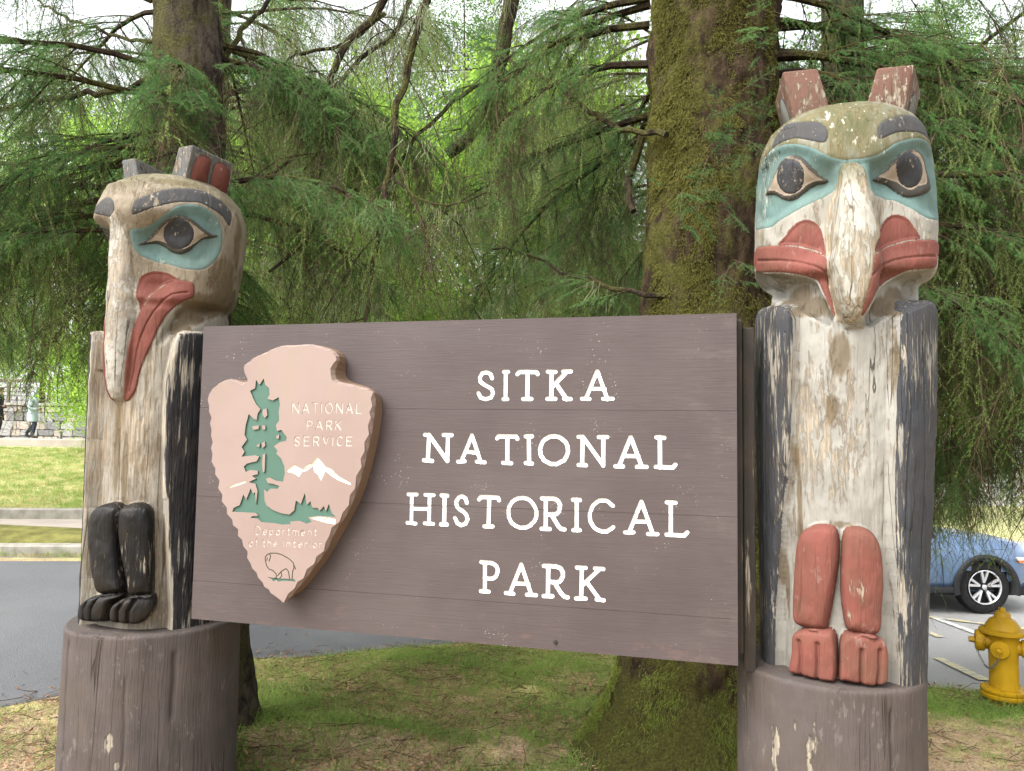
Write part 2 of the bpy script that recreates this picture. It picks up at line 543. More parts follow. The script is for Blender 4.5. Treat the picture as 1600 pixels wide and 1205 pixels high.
SANS = {
 'N': [[(0,0),(0,1),(1,0),(1,1)]], 'A': [[(0,0),(.5,1),(1,0)],[(.2,.33),(.8,.33)]], 'T': [[(.5,0),(.5,1)],[(0,1),(1,1)]],
 'I': [[(.5,0),(.5,1)]], 'O': [arc(.5,.5,.5,.5,0,360,30)], 'L': [[(0,1),(0,0),(1,0)]],
 'P': [[(0,0),(0,1),(.5,1)]+arc(.55,.73,.42,.27,90,-90,10)+[(0,.46)]],
 'R': [[(0,0),(0,1),(.5,1)]+arc(.55,.73,.42,.27,90,-90,10)+[(0,.46)],[(.5,.46),(1,0)]],
 'K': [[(0,0),(0,1)],[(1,1),(0,.4)],[(.3,.58),(1,0)]], 'S': SERIF['S'], 'E': [[(1,1),(0,1),(0,0),(1,0)],[(0,.52),(.8,.52)]],
 'V': [[(0,1),(.5,0),(1,1)]], 'C': SERIF['C'], 'D': [[(0,0),(0,1),(.4,1)]+arc(.4,.5,.6,.5,90,-90,14)+[(0,0)]],
 'e': [[(.04,.32),(1,.32)]+arc(.5,.3,.5,.3,8,320,18)], 'p': [[(0,-.28),(0,.6)],arc(.5,.3,.5,.3,180,-180,22)],
 'a': [arc(.5,.3,.5,.3,0,360,22),[(1,.6),(1,0)]], 'r': [[(0,0),(0,.6)],[(0,.3)]+arc(.55,.3,.5,.3,170,50,8)],
 't': [[(.4,.95),(.4,.12),(.6,0),(.95,.03)],[(0,.6),(.95,.6)]],
 'm': [[(0,0),(0,.6)],[(0,.35)]+arc(.25,.38,.25,.22,170,0,8)+[(.5,0)],[(.5,.35)]+arc(.75,.38,.25,.22,170,0,8)+[(1,0)]],
 'n': [[(0,0),(0,.6)],[(0,.3)]+arc(.5,.33,.5,.27,170,0,10)+[(1,0)]], 'o': [arc(.5,.3,.5,.3,0,360,22)],
 'f': [[(.3,0),(.3,.75),(.5,.98),(.95,1)],[(0,.6),(.85,.6)]],
 'h': [[(0,0),(0,1)],[(0,.3)]+arc(.5,.33,.5,.27,170,0,10)+[(1,0)]], 'i': [[(.5,0),(.5,.6)],[(.5,.84),(.5,.86)]],
}

def glyph(ch, font, box, rad):
    """box = (u0, z0, u1, z1) of the letter's outline; returns strokes in metres"""
    a, b, c, d = box
    out = []
    for s in font[ch]:
        out.append([(a + rad + x*(c-a-2*rad), b + rad + y*(d-b-2*rad)) for x, y in s])
    return out

def tri_fill(loops):
    """constrained triangulation of many outlines at once -> verts, triangles, centroids"""
    V, E = [], []
    for L in loops:
        n = len(V)
        V += [Vector((float(p[0]), float(p[1]))) for p in L]
        E += [(n+i, n+(i+1) % len(L)) for i in range(len(L))]
    r = delaunay_2d_cdt(V, E, [], 0, 1e-6)
    P = np.array([(v.x, v.y) for v in r[0]])
    T = np.array([tuple(t) for t in r[2]])
    return P, T, P[T].mean(1)

def even_odd(P, loops):
    r = np.zeros(len(P), bool)
    for L in loops: r ^= inside(P, np.asarray(L))
    return r

def compact(V, F):
    F = np.asarray(F)
    u, inv = np.unique(F, return_inverse=True)
    return V[u], inv.reshape(F.shape)

def carve(outer, regions, to3, depths):
    """face of a board: outline `outer`, recessed regions (each a list of loops). to3(P, depth) -> 3D.
    returns (V,F) of the face and, per region, (V,F) of its floor with its walls"""
    loops = [outer] + [l for r in regions for l in r]
    P, T, C = tri_fill(loops)
    ok = inside(C, np.asarray(outer))
    used = np.zeros(len(T), bool)
    res = []
    for r, dep in zip(regions, depths):
        k = ok & even_odd(C, r) & ~used
        used |= k
        vv, ff = compact(P, T[k]) if k.any() else (np.zeros((0, 2)), np.zeros((0, 3), int))
        V = list(map(tuple, to3(vv, dep)))
        F = [tuple(q) for q in ff]
        for l in r:
            l = np.asarray(l)
            n = len(V)
            m = len(l)
            V += list(map(tuple, to3(l, 0.0))) + list(map(tuple, to3(l, dep)))
            F += [(n+i, n+(i+1) % m, n+m+(i+1) % m, n+m+i) for i in range(m)]
        res.append((np.array(V), F))
    vv, ff = compact(P, T[ok & ~used])
    return (to3(vv, 0.0), ff), res

# ------------------------------------------------------------------ carved poles
SR = 0.36            # S = SR * angle; outlines on a pole live in (S, z)

def table(z, pts):
    p = np.asarray(pts, float)
    o = np.argsort(p[:, 0])
    return np.interp(z, p[o, 0], p[o, 1])

class Pole:
    def __init__(s, cfg):
        s.__dict__.update(cfg)
        zz = np.linspace(0.8, s.top, 900)
        hd = table(zz, s.prof)
        k = np.exp(-np.linspace(-2, 2, 25)**2); k /= k.sum()
        sm = np.convolve(np.pad(hd, 12, 'edge'), k, 'valid')
        wq = smooth((s.top - 0.07 - zz) / 0.05)
        s.zt, s.rt = zz, sm*wq + hd*(1-wq)
    def off(s, z):
        return s.lean[0] + (s.lean[1]-s.lean[0]) * np.clip((z-0.88)/1.6, 0, 1.2)
    def form(s, th, z):
        a = np.abs(th)
        prof = np.interp(z, s.zt, s.rt)
        rec = s.rec * (1 + s.asym*(th < 0)) * np.exp(-((a-s.rc[0])/s.rc[1])**2) * smooth((s.zbrow - z)/0.13) * smooth((z - s.zneck + 0.02)/0.12)
        head = prof - rec
        chest = (0.302 + 0.012*np.cos(2*th) - s.hollow*np.exp(-(th/0.55)**2)) * (s.taper + (1-s.taper)*smooth((z-0.85)/1.5))
        nb = smooth((z - s.zneck + 0.05)/0.07)
        r = chest*(1-nb) + head*nb
        b, wd = table(z, s.beak_r), table(z, s.beak_w)
        t = np.abs(SR*th)/wd
        pk = np.clip(1 - t**2.6, 0, 1)**0.85
        bk = np.where((t < 1) & (z < s.beak_r[0][0]) & (z > s.beak_r[-1][0]), np.maximum(b - r, 0)*pk, 0)
        return r + bk
    def project(s, pts, lift=0.0):
        """photograph places -> (S, z) on the pole's form raised by lift"""
        ux = np.array([math.cos(s.yaw), -math.sin(s.yaw), 0]); vx = np.array([math.sin(s.yaw), math.cos(s.yaw), 0])
        loc = lambda q: np.array([q @ ux, q @ vx, q[2]])
        o = loc(CAM - s.c)
        D = math.hypot(o[0], o[1])
        out = []
        for x, y in pts:
            d = loc(px_ray(x, y))
            t = np.arange(D-0.75, D+0.5, 0.0015) / math.hypot(d[0], d[1])
            u, v, z = o[0]+d[0]*t, o[1]+d[1]*t, o[2]+d[2]*t
            u = u - s.off(z)
            th = np.arctan2(u, -v)
            g = np.hypot(u, v) - (s.form(th, np.clip(z, 0.8, s.top)) + lift)
            g = np.where(z > s.top, 1.0, g)
            hit = np.nonzero(g < 0)[0]
            k = hit[0] if len(hit) else int(np.argmin(g))
            out.append((SR*th[k], min(z[k], s.top-0.004)))
        return np.array(out)
    def grid(s):
        a0, a1 = s.dense
        th = np.concatenate([np.arange(a0, a1, 0.004/SR), np.arange(a1, a0+2*math.pi, 0.03/SR)])
        z = np.concatenate([np.arange(0.875, s.top-0.12, 0.004), s.top-0.12*(1-np.sin(np.linspace(0, math.pi/2, 34)))])
        z[-1] = s.top - 0.0008
        s.ths, s.zs = th, z
        T, Z = np.meshgrid(th, z)
        return T, Z

def from_crop(o, sc, pts):
    return [(o[0] + x/sc, o[1] + y/sc) for x, y in pts]

def wobble(P):
    """slow unevenness of hand tools"""
    x, z = P[:, 0], P[:, 1]
    return (np.sin(31*x+3*np.sin(9*z)) * np.sin(17*z+2) + 0.6*np.sin(63*x+1.3) * np.sin(41*z+4*np.sin(7*x))) * 0.0011

def build_pole(pl, regions, grooves, stain_shades, mats, parent, base_parts):
    T, Z = pl.grid()
    sh = T.shape
    wrap = np.where(T > math.pi, T-2*math.pi, T)
    P = np.stack([SR*wrap.ravel(), Z.ravel()], 1)
    moved = np.zeros(len(P), bool)
    for rg in regions:                        # pull grid points onto the outlines so that parts end in clean edges
        lo, hi = rg['poly'].min(0)-0.01, rg['poly'].max(0)+0.01
        d, near = sdf(P, rg['poly'], 0.01)
        k = (np.abs(d) < 0.0021) & ~moved & (np.abs(P[:, 0]) < SR*2.4)
        P[k] = near[k]
        moved |= k
    th, z = P[:, 0]/SR, P[:, 1]
    r = pl.form(th, z) + wobble(P) + 0.0032*vnoise(np.stack([P[:, 0], P[:, 1]*0.7, 0*z], 1), 24, 61, 3) + 0.0012*np.abs(vnoise(np.stack([P[:, 0], P[:, 1]*0.12, 0*z], 1), 70, 62, 2))
    edge = np.zeros(len(P))
    for rg in regions:
        d, _ = sdf(P, rg['poly'], 0.12)
        for h, W, kind in rg['ops']:
            t = np.clip(-d/W, 0, 1)
            if W > 0.035:
                q = t.reshape(sh)
                for _ in range(14):
                    q = (2*q + np.vstack([q[1:], q[-1:]]) + np.vstack([q[:1], q[:-1]]) + np.roll(q, 1, 1) + np.roll(q, -1, 1))/6
                t = q.ravel()*(d < 0.006)
            r += h * (np.sqrt(np.maximum(1-(1-t)**2, 0)) if kind == 'puff' else smooth(t))
        if rg.get('groove'):
            r -= rg['groove'][0]*np.exp(-(d/rg['groove'][1])**2)
        if rg.get('worn'):
            edge = np.maximum(edge*np.where(d < 0, 0, 1), np.exp(-(d/rg['worn'])**2)*(d < 0.003))
    for pts, dep, wd in grooves:
        pts = np.asarray(pts)
        lo, hi = pts.min(0)-0.05, pts.max(0)+0.05
        k = np.all((P > lo) & (P < hi), 1)
        d = seg_dist(P[k], pts[:-1], pts[1:])[0]
        r[k] -= dep*np.exp(-(d/wd)**2)
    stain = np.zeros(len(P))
    for (cx, cz, rx, rz, q) in stain_shades:
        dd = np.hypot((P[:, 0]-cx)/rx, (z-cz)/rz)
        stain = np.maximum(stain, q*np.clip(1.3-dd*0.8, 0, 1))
    r = np.maximum(r, 0.0005)
    V = np.stack([r*np.sin(th)+pl.off(z), -r*np.cos(th), z], 1)
    m, n = sh
    I = np.arange(m*n).reshape(m, n)
    J = np.roll(I, -1, axis=1)
    F = np.stack([I[:-1], J[:-1], J[1:], I[1:]], -1).reshape(-1, 4)
    C = P[F].mean(1)
    wrapq = np.ptp(P[F][:, :, 0], axis=1) > 1.0
    C[wrapq, 0] = SR*math.pi
    pid = np.where(C[:, 1] > pl.zneck-0.012, 0, 1)
    for i, rg in enumerate(regions):
        if rg['part'] is None: continue
        poly = rg['poly']
        lo, hi = poly.min(0), poly.max(0)
        k = np.all((C >= lo) & (C <= hi), 1)
        idx = np.nonzero(k)[0]
        ins = inside(C[idx], poly)
        pid[idx[ins]] = i+2
    names = [(b[0], b[1], parent, None) for b in base_parts] + [(g['part'], mats.get(g['mat']), None, g.get('under')) for g in regions]
    objs = {}
    for i, (nm, mat, _, under) in enumerate(names):
        f = F[pid == i]
        if not len(f): continue
        u, inv = np.unique(f, return_inverse=True)
        pr = parent
        if under is not None and under in objs: pr = objs[under]
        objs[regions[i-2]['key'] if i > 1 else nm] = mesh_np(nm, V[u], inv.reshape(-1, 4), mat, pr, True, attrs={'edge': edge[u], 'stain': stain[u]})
    cap = V[I[-1]]
    return objs

def ell(cx, cy_, rx, ry, rot=0, n=26):
    c, s = math.cos(math.radians(rot)), math.sin(math.radians(rot))
    return [(cx + rx*math.cos(a)*c - ry*math.sin(a)*s, cy_ + rx*math.cos(a)*s + ry*math.sin(a)*c) for a in np.linspace(0, 2*math.pi, n, endpoint=False)]

def mirror(P):
    q = np.array(P)[::-1].copy()
    q[:, 0] *= -1
    return q

def ear(parent, sg, u, z0, z1, v0, v1, mat, inset_mat, panels, flare):
    """leaning slab on top of the head; its outer side carries sunk panels"""
    ui0, uo0, ui1, uo1 = u
    q = lambda a, b, c: Vector((sg*a, b, c))
    fr = [q(ui0, v0, z0), q(uo0, v0, z0), q(uo1, v0, z1), q(ui1, v0, z1)]
    bk = [q(ui0+flare, v1, z0), q(uo0+flare, v1, z0), q(uo1+flare, v1, z1-0.012), q(ui1+flare, v1, z1-0.012)]
    bm = bmesh.new()
    vs = [bm.verts.new(p) for p in fr+bk]
    for f in ((0,1,2,3),(7,6,5,4),(3,2,6,7),(4,0,3,7),(0,4,5,1),(1,5,6,2)):
        bm.faces.new([vs[i] for i in f])
    bmesh.ops.recalc_face_normals(bm, faces=bm.faces[:])
    bmesh.ops.bevel(bm, geom=bm.edges[:], offset=0.011, segments=3, affect='EDGES', profile=0.6)
    bm.verts.index_update()
    V = np.array([v.co[:] for v in bm.verts]); F = [tuple(v.index for v in f.verts) for f in bm.faces]
    bm.free()
    e = mesh_np('ear', V, F, mat, parent, True, attrs={'edge': np.full(len(V), 0.15), 'stain': np.zeros(len(V))})
    # outer side: corners in the order bottom front, bottom back, top back, top front
    A, B, C_, D = fr[1], bk[1], bk[2], fr[2]
    nrm = (B-A).cross(D-A).normalized()*(-1)
    if nrm.x*sg < 0: nrm = -nrm
    for loop in panels:
        L = closed_spline(loop, 0.04)
        P3 = [(A*(1-s)*(1-t) + B*s*(1-t) + C_*s*t + D*(1-s)*t) for s, t in L]
        n = len(P3)
        V = [p + nrm*0.0045 for p in P3] + [p - nrm*0.003 for p in P3]
        cen = sum(P3, Vector())/n
        V.append(cen + nrm*0.0055)
        F = [(i, (i+1) % n, 2*n) for i in range(n)] + [(i, n+i, n+(i+1) % n, (i+1) % n) for i in range(n)]
        mesh_np('ear_inset', V, F, inset_mat, e, True)
        # dark cut line round the panel
        tb = MB(); tb.tube([p + nrm*0.002 for p in P3] + [P3[0] + nrm*0.002], 0.0035, 5, False)
        tb.build('carved_line', MT['lid'], e, True)
    return e

def pedestal(parent, R, zt, cracks, worn, grow=0.0, ph=0.0):
    th = np.arange(0, 2*math.pi, 0.006/R)
    z = np.concatenate([np.arange(-0.25, zt-0.02, 0.012), zt-0.02*(1-np.sin(np.linspace(0, math.pi/2, 6)))])
    T, Z = np.meshgrid(th, z)
    T, Z = T.ravel(), Z.ravel()
    W = np.where(T > math.pi, T-2*math.pi, T)
    r = R + grow*(zt-Z) + 0.004*np.sin(3*T+ph) + 0.003*np.sin(7*T+2+ph) + 0.0012*np.sin(23*T+5*np.sin(2*Z))
    r -= np.where(Z > zt-0.02, 0.014*(1-np.sqrt(np.maximum(1-((Z-zt+0.02)/0.02)**2, 0))), 0)
    for (a, z0, z1, dep, wd) in cracks:
        aa = a + 0.012*np.sin(9*Z+a*7) + 0.004*np.sin(37*Z)
        r -= dep*np.exp(-((W-aa)*R/wd)**2)*smooth((Z-z0)/0.05)*smooth((z1-Z)/0.02)
    ed = np.zeros(len(T))
    for (a, cz, rx, rz, q) in worn:
        dd = np.hypot((W-a)*R/rx, (Z-cz)/rz)
        ed = np.maximum(ed, q*smooth(1.5-dd))
    ed = np.maximum(ed, 0.9*smooth((Z-zt+0.03)/0.03))
    m, n = len(z), len(th)
    I = np.arange(m*n).reshape(m, n)
    J = np.roll(I, -1, axis=1)
    F = [tuple(q) for q in np.stack([I[:-1], J[:-1], J[1:], I[1:]], -1).reshape(-1, 4)]
    V = np.stack([r*np.sin(T), -r*np.cos(T), Z], 1)
    V = np.vstack([V, [[0, 0, zt+0.004]]])
    F += [(I[-1, k], I[-1, (k+1) % n], m*n) for k in range(n)]
    return mesh_np('log_base', V, F, MT['base'], parent, True, attrs={'edge': np.append(ed, 0.3), 'stain': np.zeros(len(V))})

def R_(key, part, mat, poly, ops=(), groove=None, worn=None, under=None):
    return dict(key=key, part=part, mat=mat, poly=np.asarray(poly), ops=ops, groove=groove, worn=worn, under=under)

def pole_root(name, c, label, yaw=YAW):
    return empty(name, (c[0], c[1], 0), -yaw, label, 'totem pole', 'carved poles holding the park sign')

# ---- the pole at the right
CRP = np.array([1.35666, 3.31575, 0.0])
pr = Pole(dict(c=CRP, yaw=YAW, top=3.325, zneck=2.565, zbrow=3.05, taper=0.86, hollow=0.032, asym=0.0, rec=0.062, rc=(0.42, 0.36), lean=(0.045, 0.072), dense=(-1.95, 1.95),
    prof=[(0.8,.30),(2.44,.30),(2.50,.285),(2.545,.283),(2.575,.338),(2.61,.362),(2.8,.366),(2.95,.362),(3.13,.345),(3.19,.33),(3.24,.302),(3.28,.255),(3.305,.19),(3.318,.12),(3.325,0)],
    beak_r=[(3.03,.335),(2.98,.35),(2.95,.358),(2.85,.382),(2.7,.408),(2.55,.41),(2.45,.395),(2.40,.372),(2.37,.345),(2.345,.30)],
    beak_w=[(3.03,.055),(2.95,.068),(2.85,.082),(2.7,.10),(2.6,.11),(2.5,.105),(2.42,.085),(2.37,.06),(2.34,.045)]))
A_, B_, C__ = ((1150, 80), 3.443), ((1150, 400), 3.443), ((1130, 740), 2.592)
pa = lambda pts, lift=0.0, sp=0.006: closed_spline(pr.project(from_crop(*A_, pts), lift), sp)
pb = lambda pts, lift=0.0: pr.project(from_crop(*B_, pts), lift)
pc = lambda pts, lift=0.0, sp=0.006: closed_spline(pr.project(from_crop(*C__, pts), lift), sp)
root_R = pole_root('totem_pole', CRP, 'carved bird totem pole with red ears, red legs and beak facing forward, right of sign')

def wing_poly(inner, sg, ztop, zr=0.09):
    """inner edge (S, z) from top to bottom; the wing wraps round to the back"""
    a = [tuple(p) for p in inner]
    back = sg*SR*2.62
    s0 = a[0][0]
    top = [(back, 0.86), (back, ztop)] + [(s0 + (back-s0)*t, ztop) for t in (0.7, 0.45, 0.28)] + [(s0 + sg*0.05, ztop-0.004), (s0 + sg*0.02, ztop-0.02)]
    loop = top + a
    P = np.array(loop)
    return P

wl = pb([(305,330),(308,400),(305,500),(300,700),(298,900),(288,1100)], 0.05)
wl = np.vstack([wl, pr.project(from_crop(*C__, [(250,60),(238,180),(222,400),(208,600)]), 0.05), [[pr.project(from_crop(*C__, [(204,700)]), 0.05)[0][0], 0.86]]])
wr = pb([(893,340),(885,420),(880,550),(866,700),(860,900),(857,1100)], 0.05)
wr = np.vstack([wr, pr.project(from_crop(*C__, [(696,60),(698,200),(705,450),(712,650)]), 0.05), [[pr.project(from_crop(*C__, [(715,780)]), 0.05)[0][0], 0.86]]])
WOPS = ((0.046, 0.016, 'puff'), (0.024, 0.07, 'puff'))
def inset(P, sg, d):
    q = np.array(P); k = np.abs(q[:, 0]) < SR*2.5
    q[k, 0] += sg*d
    q[:, 1] = np.where(q[:, 1] > 2.3, q[:, 1]-d*0.6, q[:, 1])
    return q
legs_ops = ((0.045, 0.03, 'puff'), (0.032, 0.085, 'puff'))
foot_ops = ((0.075, 0.022, 'puff'), (0.012, 0.06, 'puff'))
LU = 0.055
lipL = pa([(105,1065),(130,1055),(220,1047),(300,1051),(380,1066),(440,1083),(484,1108),(488,1160),(495,1250),(515,1330),(536,1425),(520,1410),(495,1350),(470,1300),(440,1240),(390,1215),(320,1200),(240,1190),(160,1190),(112,1185),(100,1130)])
lipR = pa([(752,1098),(800,1062),(860,1040),(930,1022),(1010,1015),(1070,1018),(1086,1040),(1086,1080),(1078,1120),(1068,1165),(1000,1172),(930,1180),(860,1210),(800,1245),(760,1290),(735,1340),(710,1385),(682,1425),(675,1420),(682,1380),(700,1320),(720,1250),(738,1180)])
beakR = pa([(600,600),(560,622),(545,700),(525,765),(500,830),(480,900),(478,1000),(483,1095),(488,1160),(495,1250),(515,1330),(536,1425),(550,1455),(600,1466),(650,1455),(680,1400),(700,1320),(720,1250),(738,1180),(750,1098),(757,1040),(772,960),(755,880),(728,790),(710,720),(695,640),(660,605)])
reg = [
 R_('o1',None,None, wing_poly(wl,-1,2.475), WOPS), R_('o2',None,None, wing_poly(wr,1,2.475), WOPS),
 R_('w1','wing','grey_wing', inset(wing_poly(wl,-1,2.475),-1,.005), worn=0.02), R_('w2','wing','grey_wing', inset(wing_poly(wr,1,2.475),1,.005), worn=0.02),
 R_('u1',None,None, pa([(100,1192),(160,1194),(240,1194),(320,1204),(390,1219),(438,1245),(466,1302),(492,1352),(516,1412),(534,1430),(500,1490),(400,1440),(250,1370),(120,1310)]), ((-0.055,0.025,'s'),)), R_('u2',None,None, pa([(1070,1170),(1000,1176),(930,1184),(862,1214),(803,1249),(764,1294),(739,1344),(714,1389),(686,1430),(720,1490),(820,1440),(950,1370),(1060,1310)]), ((-0.055,0.025,'s'),)),
 R_('s1','eye_socket','teal', pa([(104,800),(112,720),(125,640),(150,580),(190,535),(240,508),(300,500),(360,505),(410,520),(460,545),(520,572),(580,584),(601,586),(601,602),(575,614),(555,650),(548,700),(530,745),(490,775),(440,800),(390,825),(340,850),(290,880),(240,910),(190,945),(140,955),(106,960),(98,900)]), ((-0.022,0.05,'s'),), (0.002,0.004)),
 R_('s2','eye_socket','teal', pa([(601,586),(680,578),(740,565),(800,535),(850,500),(900,480),(960,468),(1010,475),(1045,510),(1065,560),(1078,620),(1086,700),(1090,800),(1090,900),(1050,905),(1000,880),(950,850),(900,825),(850,805),(800,795),(750,775),(725,745),(712,700),(697,640),(665,606),(630,599),(601,602)]), ((-0.022,0.05,'s'),), (0.002,0.004)),
 R_('bk','beak','beak_R', beakR, ((0.006,0.03,'puff'),), None, 0.03),
 R_('e1','eyelid','lid', pa([(135,775),(160,740),(185,680),(215,610),(250,570),(290,556),(332,560),(372,590),(412,630),(452,665),(492,690),(470,708),(430,714),(390,734),(350,764),(310,792),(270,802),(230,792),(190,772),(150,774)]), ((0.017,0.03,'puff'),), None, None),
 R_('e2','eyelid','lid', pa([(748,682),(790,655),(830,620),(870,575),(910,540),(960,518),(1002,530),(1027,570),(1042,640),(1056,700),(1064,745),(1030,767),(990,777),(940,780),(900,767),(860,738),(820,713),(780,702)]), ((0.017,0.03,'puff'),), None, None),
 R_('v1','eye_white','eye_white', pa([(165,745),(190,690),(222,622),(252,588),(290,574),(328,579),(362,607),(402,647),(442,677),(462,690),(420,697),(380,717),(345,747),(305,770),(270,777),(235,767),(200,750)]), ((-0.006,0.006,'s'),(0.007,0.06,'puff')), (0.003,0.004), None, 'e1'),
 R_('v2','eye_white','eye_white', pa([(780,668),(820,642),(860,602),(900,562),(950,538),(988,544),(1012,582),(1026,640),(1033,690),(1028,713),(990,723),(960,740),(930,740),(900,723),(870,703),(830,690)]), ((-0.006,0.006,'s'),(0.007,0.06,'puff')), (0.003,0.004), None, 'e2'),
 R_('p1','pupil','pupil', pa(ell(287,672,77,95)), ((0.0015,0.02,'puff'),), (0.002,0.0035), None, 'e1'),
 R_('p2','pupil','pupil', pa(ell(942,635,72,97,-8)), ((0.0015,0.02,'puff'),), (0.002,0.0035), None, 'e2'),
 R_('b1','eyebrow','brow', pa([(205,490),(235,425),(270,395),(330,382),(400,378),(450,385),(485,410),(496,440),(490,475),(470,493),(420,485),(370,475),(320,470),(270,480),(230,498),(195,522)]), ((0.0008,0.004,'s'),), (0.0025,0.003)),
 R_('b2','eyebrow','brow', pa([(765,460),(765,415),(785,385),(830,360),(890,345),(950,348),(1000,370),(1030,400),(1045,450),(1052,485),(1020,455),(970,435),(920,432),(870,437),(820,455),(780,472)]), ((0.0008,0.004,'s'),), (0.0025,0.003)),
 R_('n1','nostril','red', pa([(228,1044),(260,1000),(300,950),(345,915),(390,908),(430,925),(455,955),(470,1000),(480,1050),(482,1097),(450,1080),(400,1065),(340,1050),(280,1044)]), ((-0.010,0.012,'s'),(0.010,0.05,'puff')), (0.003,0.004)),
 R_('n2','nostril','red', pa([(755,1082),(760,1020),(775,960),(800,910),(830,885),(870,880),(910,895),(945,930),(975,975),(990,1010),(930,1016),(870,1032),(810,1052)]), ((-0.010,0.012,'s'),(0.010,0.05,'puff')), (0.003,0.004)),
 R_('l1','lip','red', lipL, ((0.001,0.006,'puff'),(0.004,0.05,'puff')), (0.003,0.004), 0.008),
 R_('l2','lip','red', lipR, ((0.001,0.006,'puff'),(0.004,0.05,'puff')), (0.003,0.004), 0.008),
 R_('g1','leg','red', pc([(285,300),(302,242),(340,212),(400,207),(450,220),(468,255),(472,330),(460,420),(442,520),(425,600),(410,634),(350,634),(300,622),(276,590),(272,500),(278,400)], LU), legs_ops, (0.0015,0.004), 0.01),
 R_('g2','leg','red', pc([(480,268),(500,225),(560,218),(610,235),(640,275),(655,340),(660,430),(655,550),(645,640),(610,662),(540,650),(500,632),(482,560),(473,480),(474,380)], LU), legs_ops, (0.0015,0.004), 0.01),
 R_('f1','foot','red', pc([(274,650),(310,630),(400,635),(440,642),(460,680),(465,760),(458,846),(420,852),(350,838),(300,824),(260,806),(268,720)], 0.075), foot_ops, (0.001,0.004), 0.01),
 R_('f2','foot','red', pc([(470,690),(490,655),(540,650),(640,662),(670,692),(680,760),(672,852),(610,872),(550,862),(500,852),(466,842),(466,760)], 0.075), foot_ops, (0.001,0.004), 0.01),
]
gA = lambda pts: pr.project(from_crop(*A_, pts), 0.01)
gC = lambda pts: pr.project(from_crop(*C__, pts), 0.075)
gro = [(gA([(108,1128),(170,1127),(230,1125),(330,1135),(420,1155),(470,1182),(500,1260)]), .008, .0045),
       (gA([(742,1200),(790,1150),(850,1125),(920,1110),(1000,1103),(1080,1103)]), .008, .0045),
       (gC([(309,680),(316,740),(312,822)]), .016, .008), (gC([(384,690),(385,770),(379,838)]), .016, .008),
       (gC([(560,715),(557,800),(560,862)]), .016, .008), (gC([(630,715),(630,790),(622,865)]), .016, .008),
       (pr.project([(1195,500),(1191,700),(1192,990)], .08), .007, .004), (pr.project([(1222,520),(1219,760),(1216,980)], .08), .007, .004), (pr.project([(1420,500),(1428,640),(1421,800),(1417,1000)], .08), .007, .004), (pr.project([(1445,520),(1450,720),(1440,980)], .08), .007, .004),
       (pr.project([(1360,560),(1358,650),(1362,760)]), .002, .003)]
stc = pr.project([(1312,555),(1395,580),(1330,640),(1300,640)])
lip_shade = pr.project([(1235,462),(1420,462),(1262,478),(1398,478)])  # places just below the lips, where shade is painted in dark brown
sts = [(p[0], p[1], .10, .045, .95) for p in lip_shade] + [(stc[0][0], stc[0][1], .05, .085, 1.0), (stc[1][0], stc[1][1], .035, .13, .8), (stc[3][0], stc[3][1], .03, .08, .75)]
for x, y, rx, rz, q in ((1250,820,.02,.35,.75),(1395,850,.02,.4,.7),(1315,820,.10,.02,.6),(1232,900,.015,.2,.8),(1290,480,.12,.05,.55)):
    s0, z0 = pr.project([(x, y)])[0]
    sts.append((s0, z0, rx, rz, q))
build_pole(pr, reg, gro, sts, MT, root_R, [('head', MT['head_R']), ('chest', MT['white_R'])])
ear(root_R, 1, (.055, .215, .13, .275), 3.20, 3.47, -.13, .13, MT['red_ear'], MT['ear_inset'], [[(.25,.25),(.3,.55),(.45,.75),(.7,.7),(.78,.3),(.5,.2)]], .085).location.x = 0.07
ear(root_R, -1, (.055, .215, .13, .275), 3.20, 3.495, -.13, .16, MT['red_ear'], MT['ear_inset'], [[(.2,.22),(.22,.5),(.4,.78),(.66,.7),(.8,.3),(.5,.2)]], .01).location.x = 0.098
pedestal(root_R, .37, .965, [(.49,.0,.9,.014,.006),(-.55,.0,.6,.006,.006),(-.2,.1,.45,.005,.004)],
         [(-.28,.68,.035,.16,5.5),(.52,.72,.025,.12,4.2),(-.05,.55,.04,.07,4.0),(-.7,.66,.02,.16,4.0),(-.48,.8,.012,.03,5),(-.12,.78,.012,.03,5),(.25,.8,.05,.06,2.2),(-.35,.5,.05,.1,4)])

# ---- the pole at the left
CLP = np.array([-1.84148, 4.0781, 0.0])
pq = Pole(dict(c=CLP, yaw=YAW+0.15, top=3.25, zneck=2.545, zbrow=3.0, taper=0.96, hollow=0.035, asym=0.7, rec=0.092, rc=(0.62, 0.46), lean=(0.0, 0.0), dense=(-1.25, 2.5),
    prof=[(0.8,.30),(2.40,.30),(2.46,.282),(2.525,.278),(2.555,.318),(2.60,.336),(2.69,.350),(2.8,.366),(2.95,.378),(3.04,.370),(3.11,.345),(3.17,.298),(3.213,.225),(3.237,.14),(3.246,.08),(3.25,0)],
    beak_r=[(3.14,.352),(3.06,.362),(3.0,.362),(2.95,.352),(2.85,.35),(2.7,.352),(2.5,.354),(2.3,.352),(2.18,.345),(2.10,.330),(2.06,.31),(2.035,.275)],
    beak_w=[(3.14,.16),(3.06,.15),(3.0,.11),(2.95,.07),(2.85,.078),(2.7,.09),(2.5,.10),(2.3,.098),(2.18,.088),(2.10,.072),(2.05,.055),(2.03,.045)]))
D_, E_, F_ = ((80, 210), 3.444), ((80, 500), 3.444), ((60, 760), 2.708)
qa = lambda pts, lift=0.0: closed_spline(pq.project(from_crop(*D_, pts), lift), 0.006)
qf = lambda pts, lift=0.0: closed_spline(pq.project(from_crop(*F_, pts), lift), 0.006)
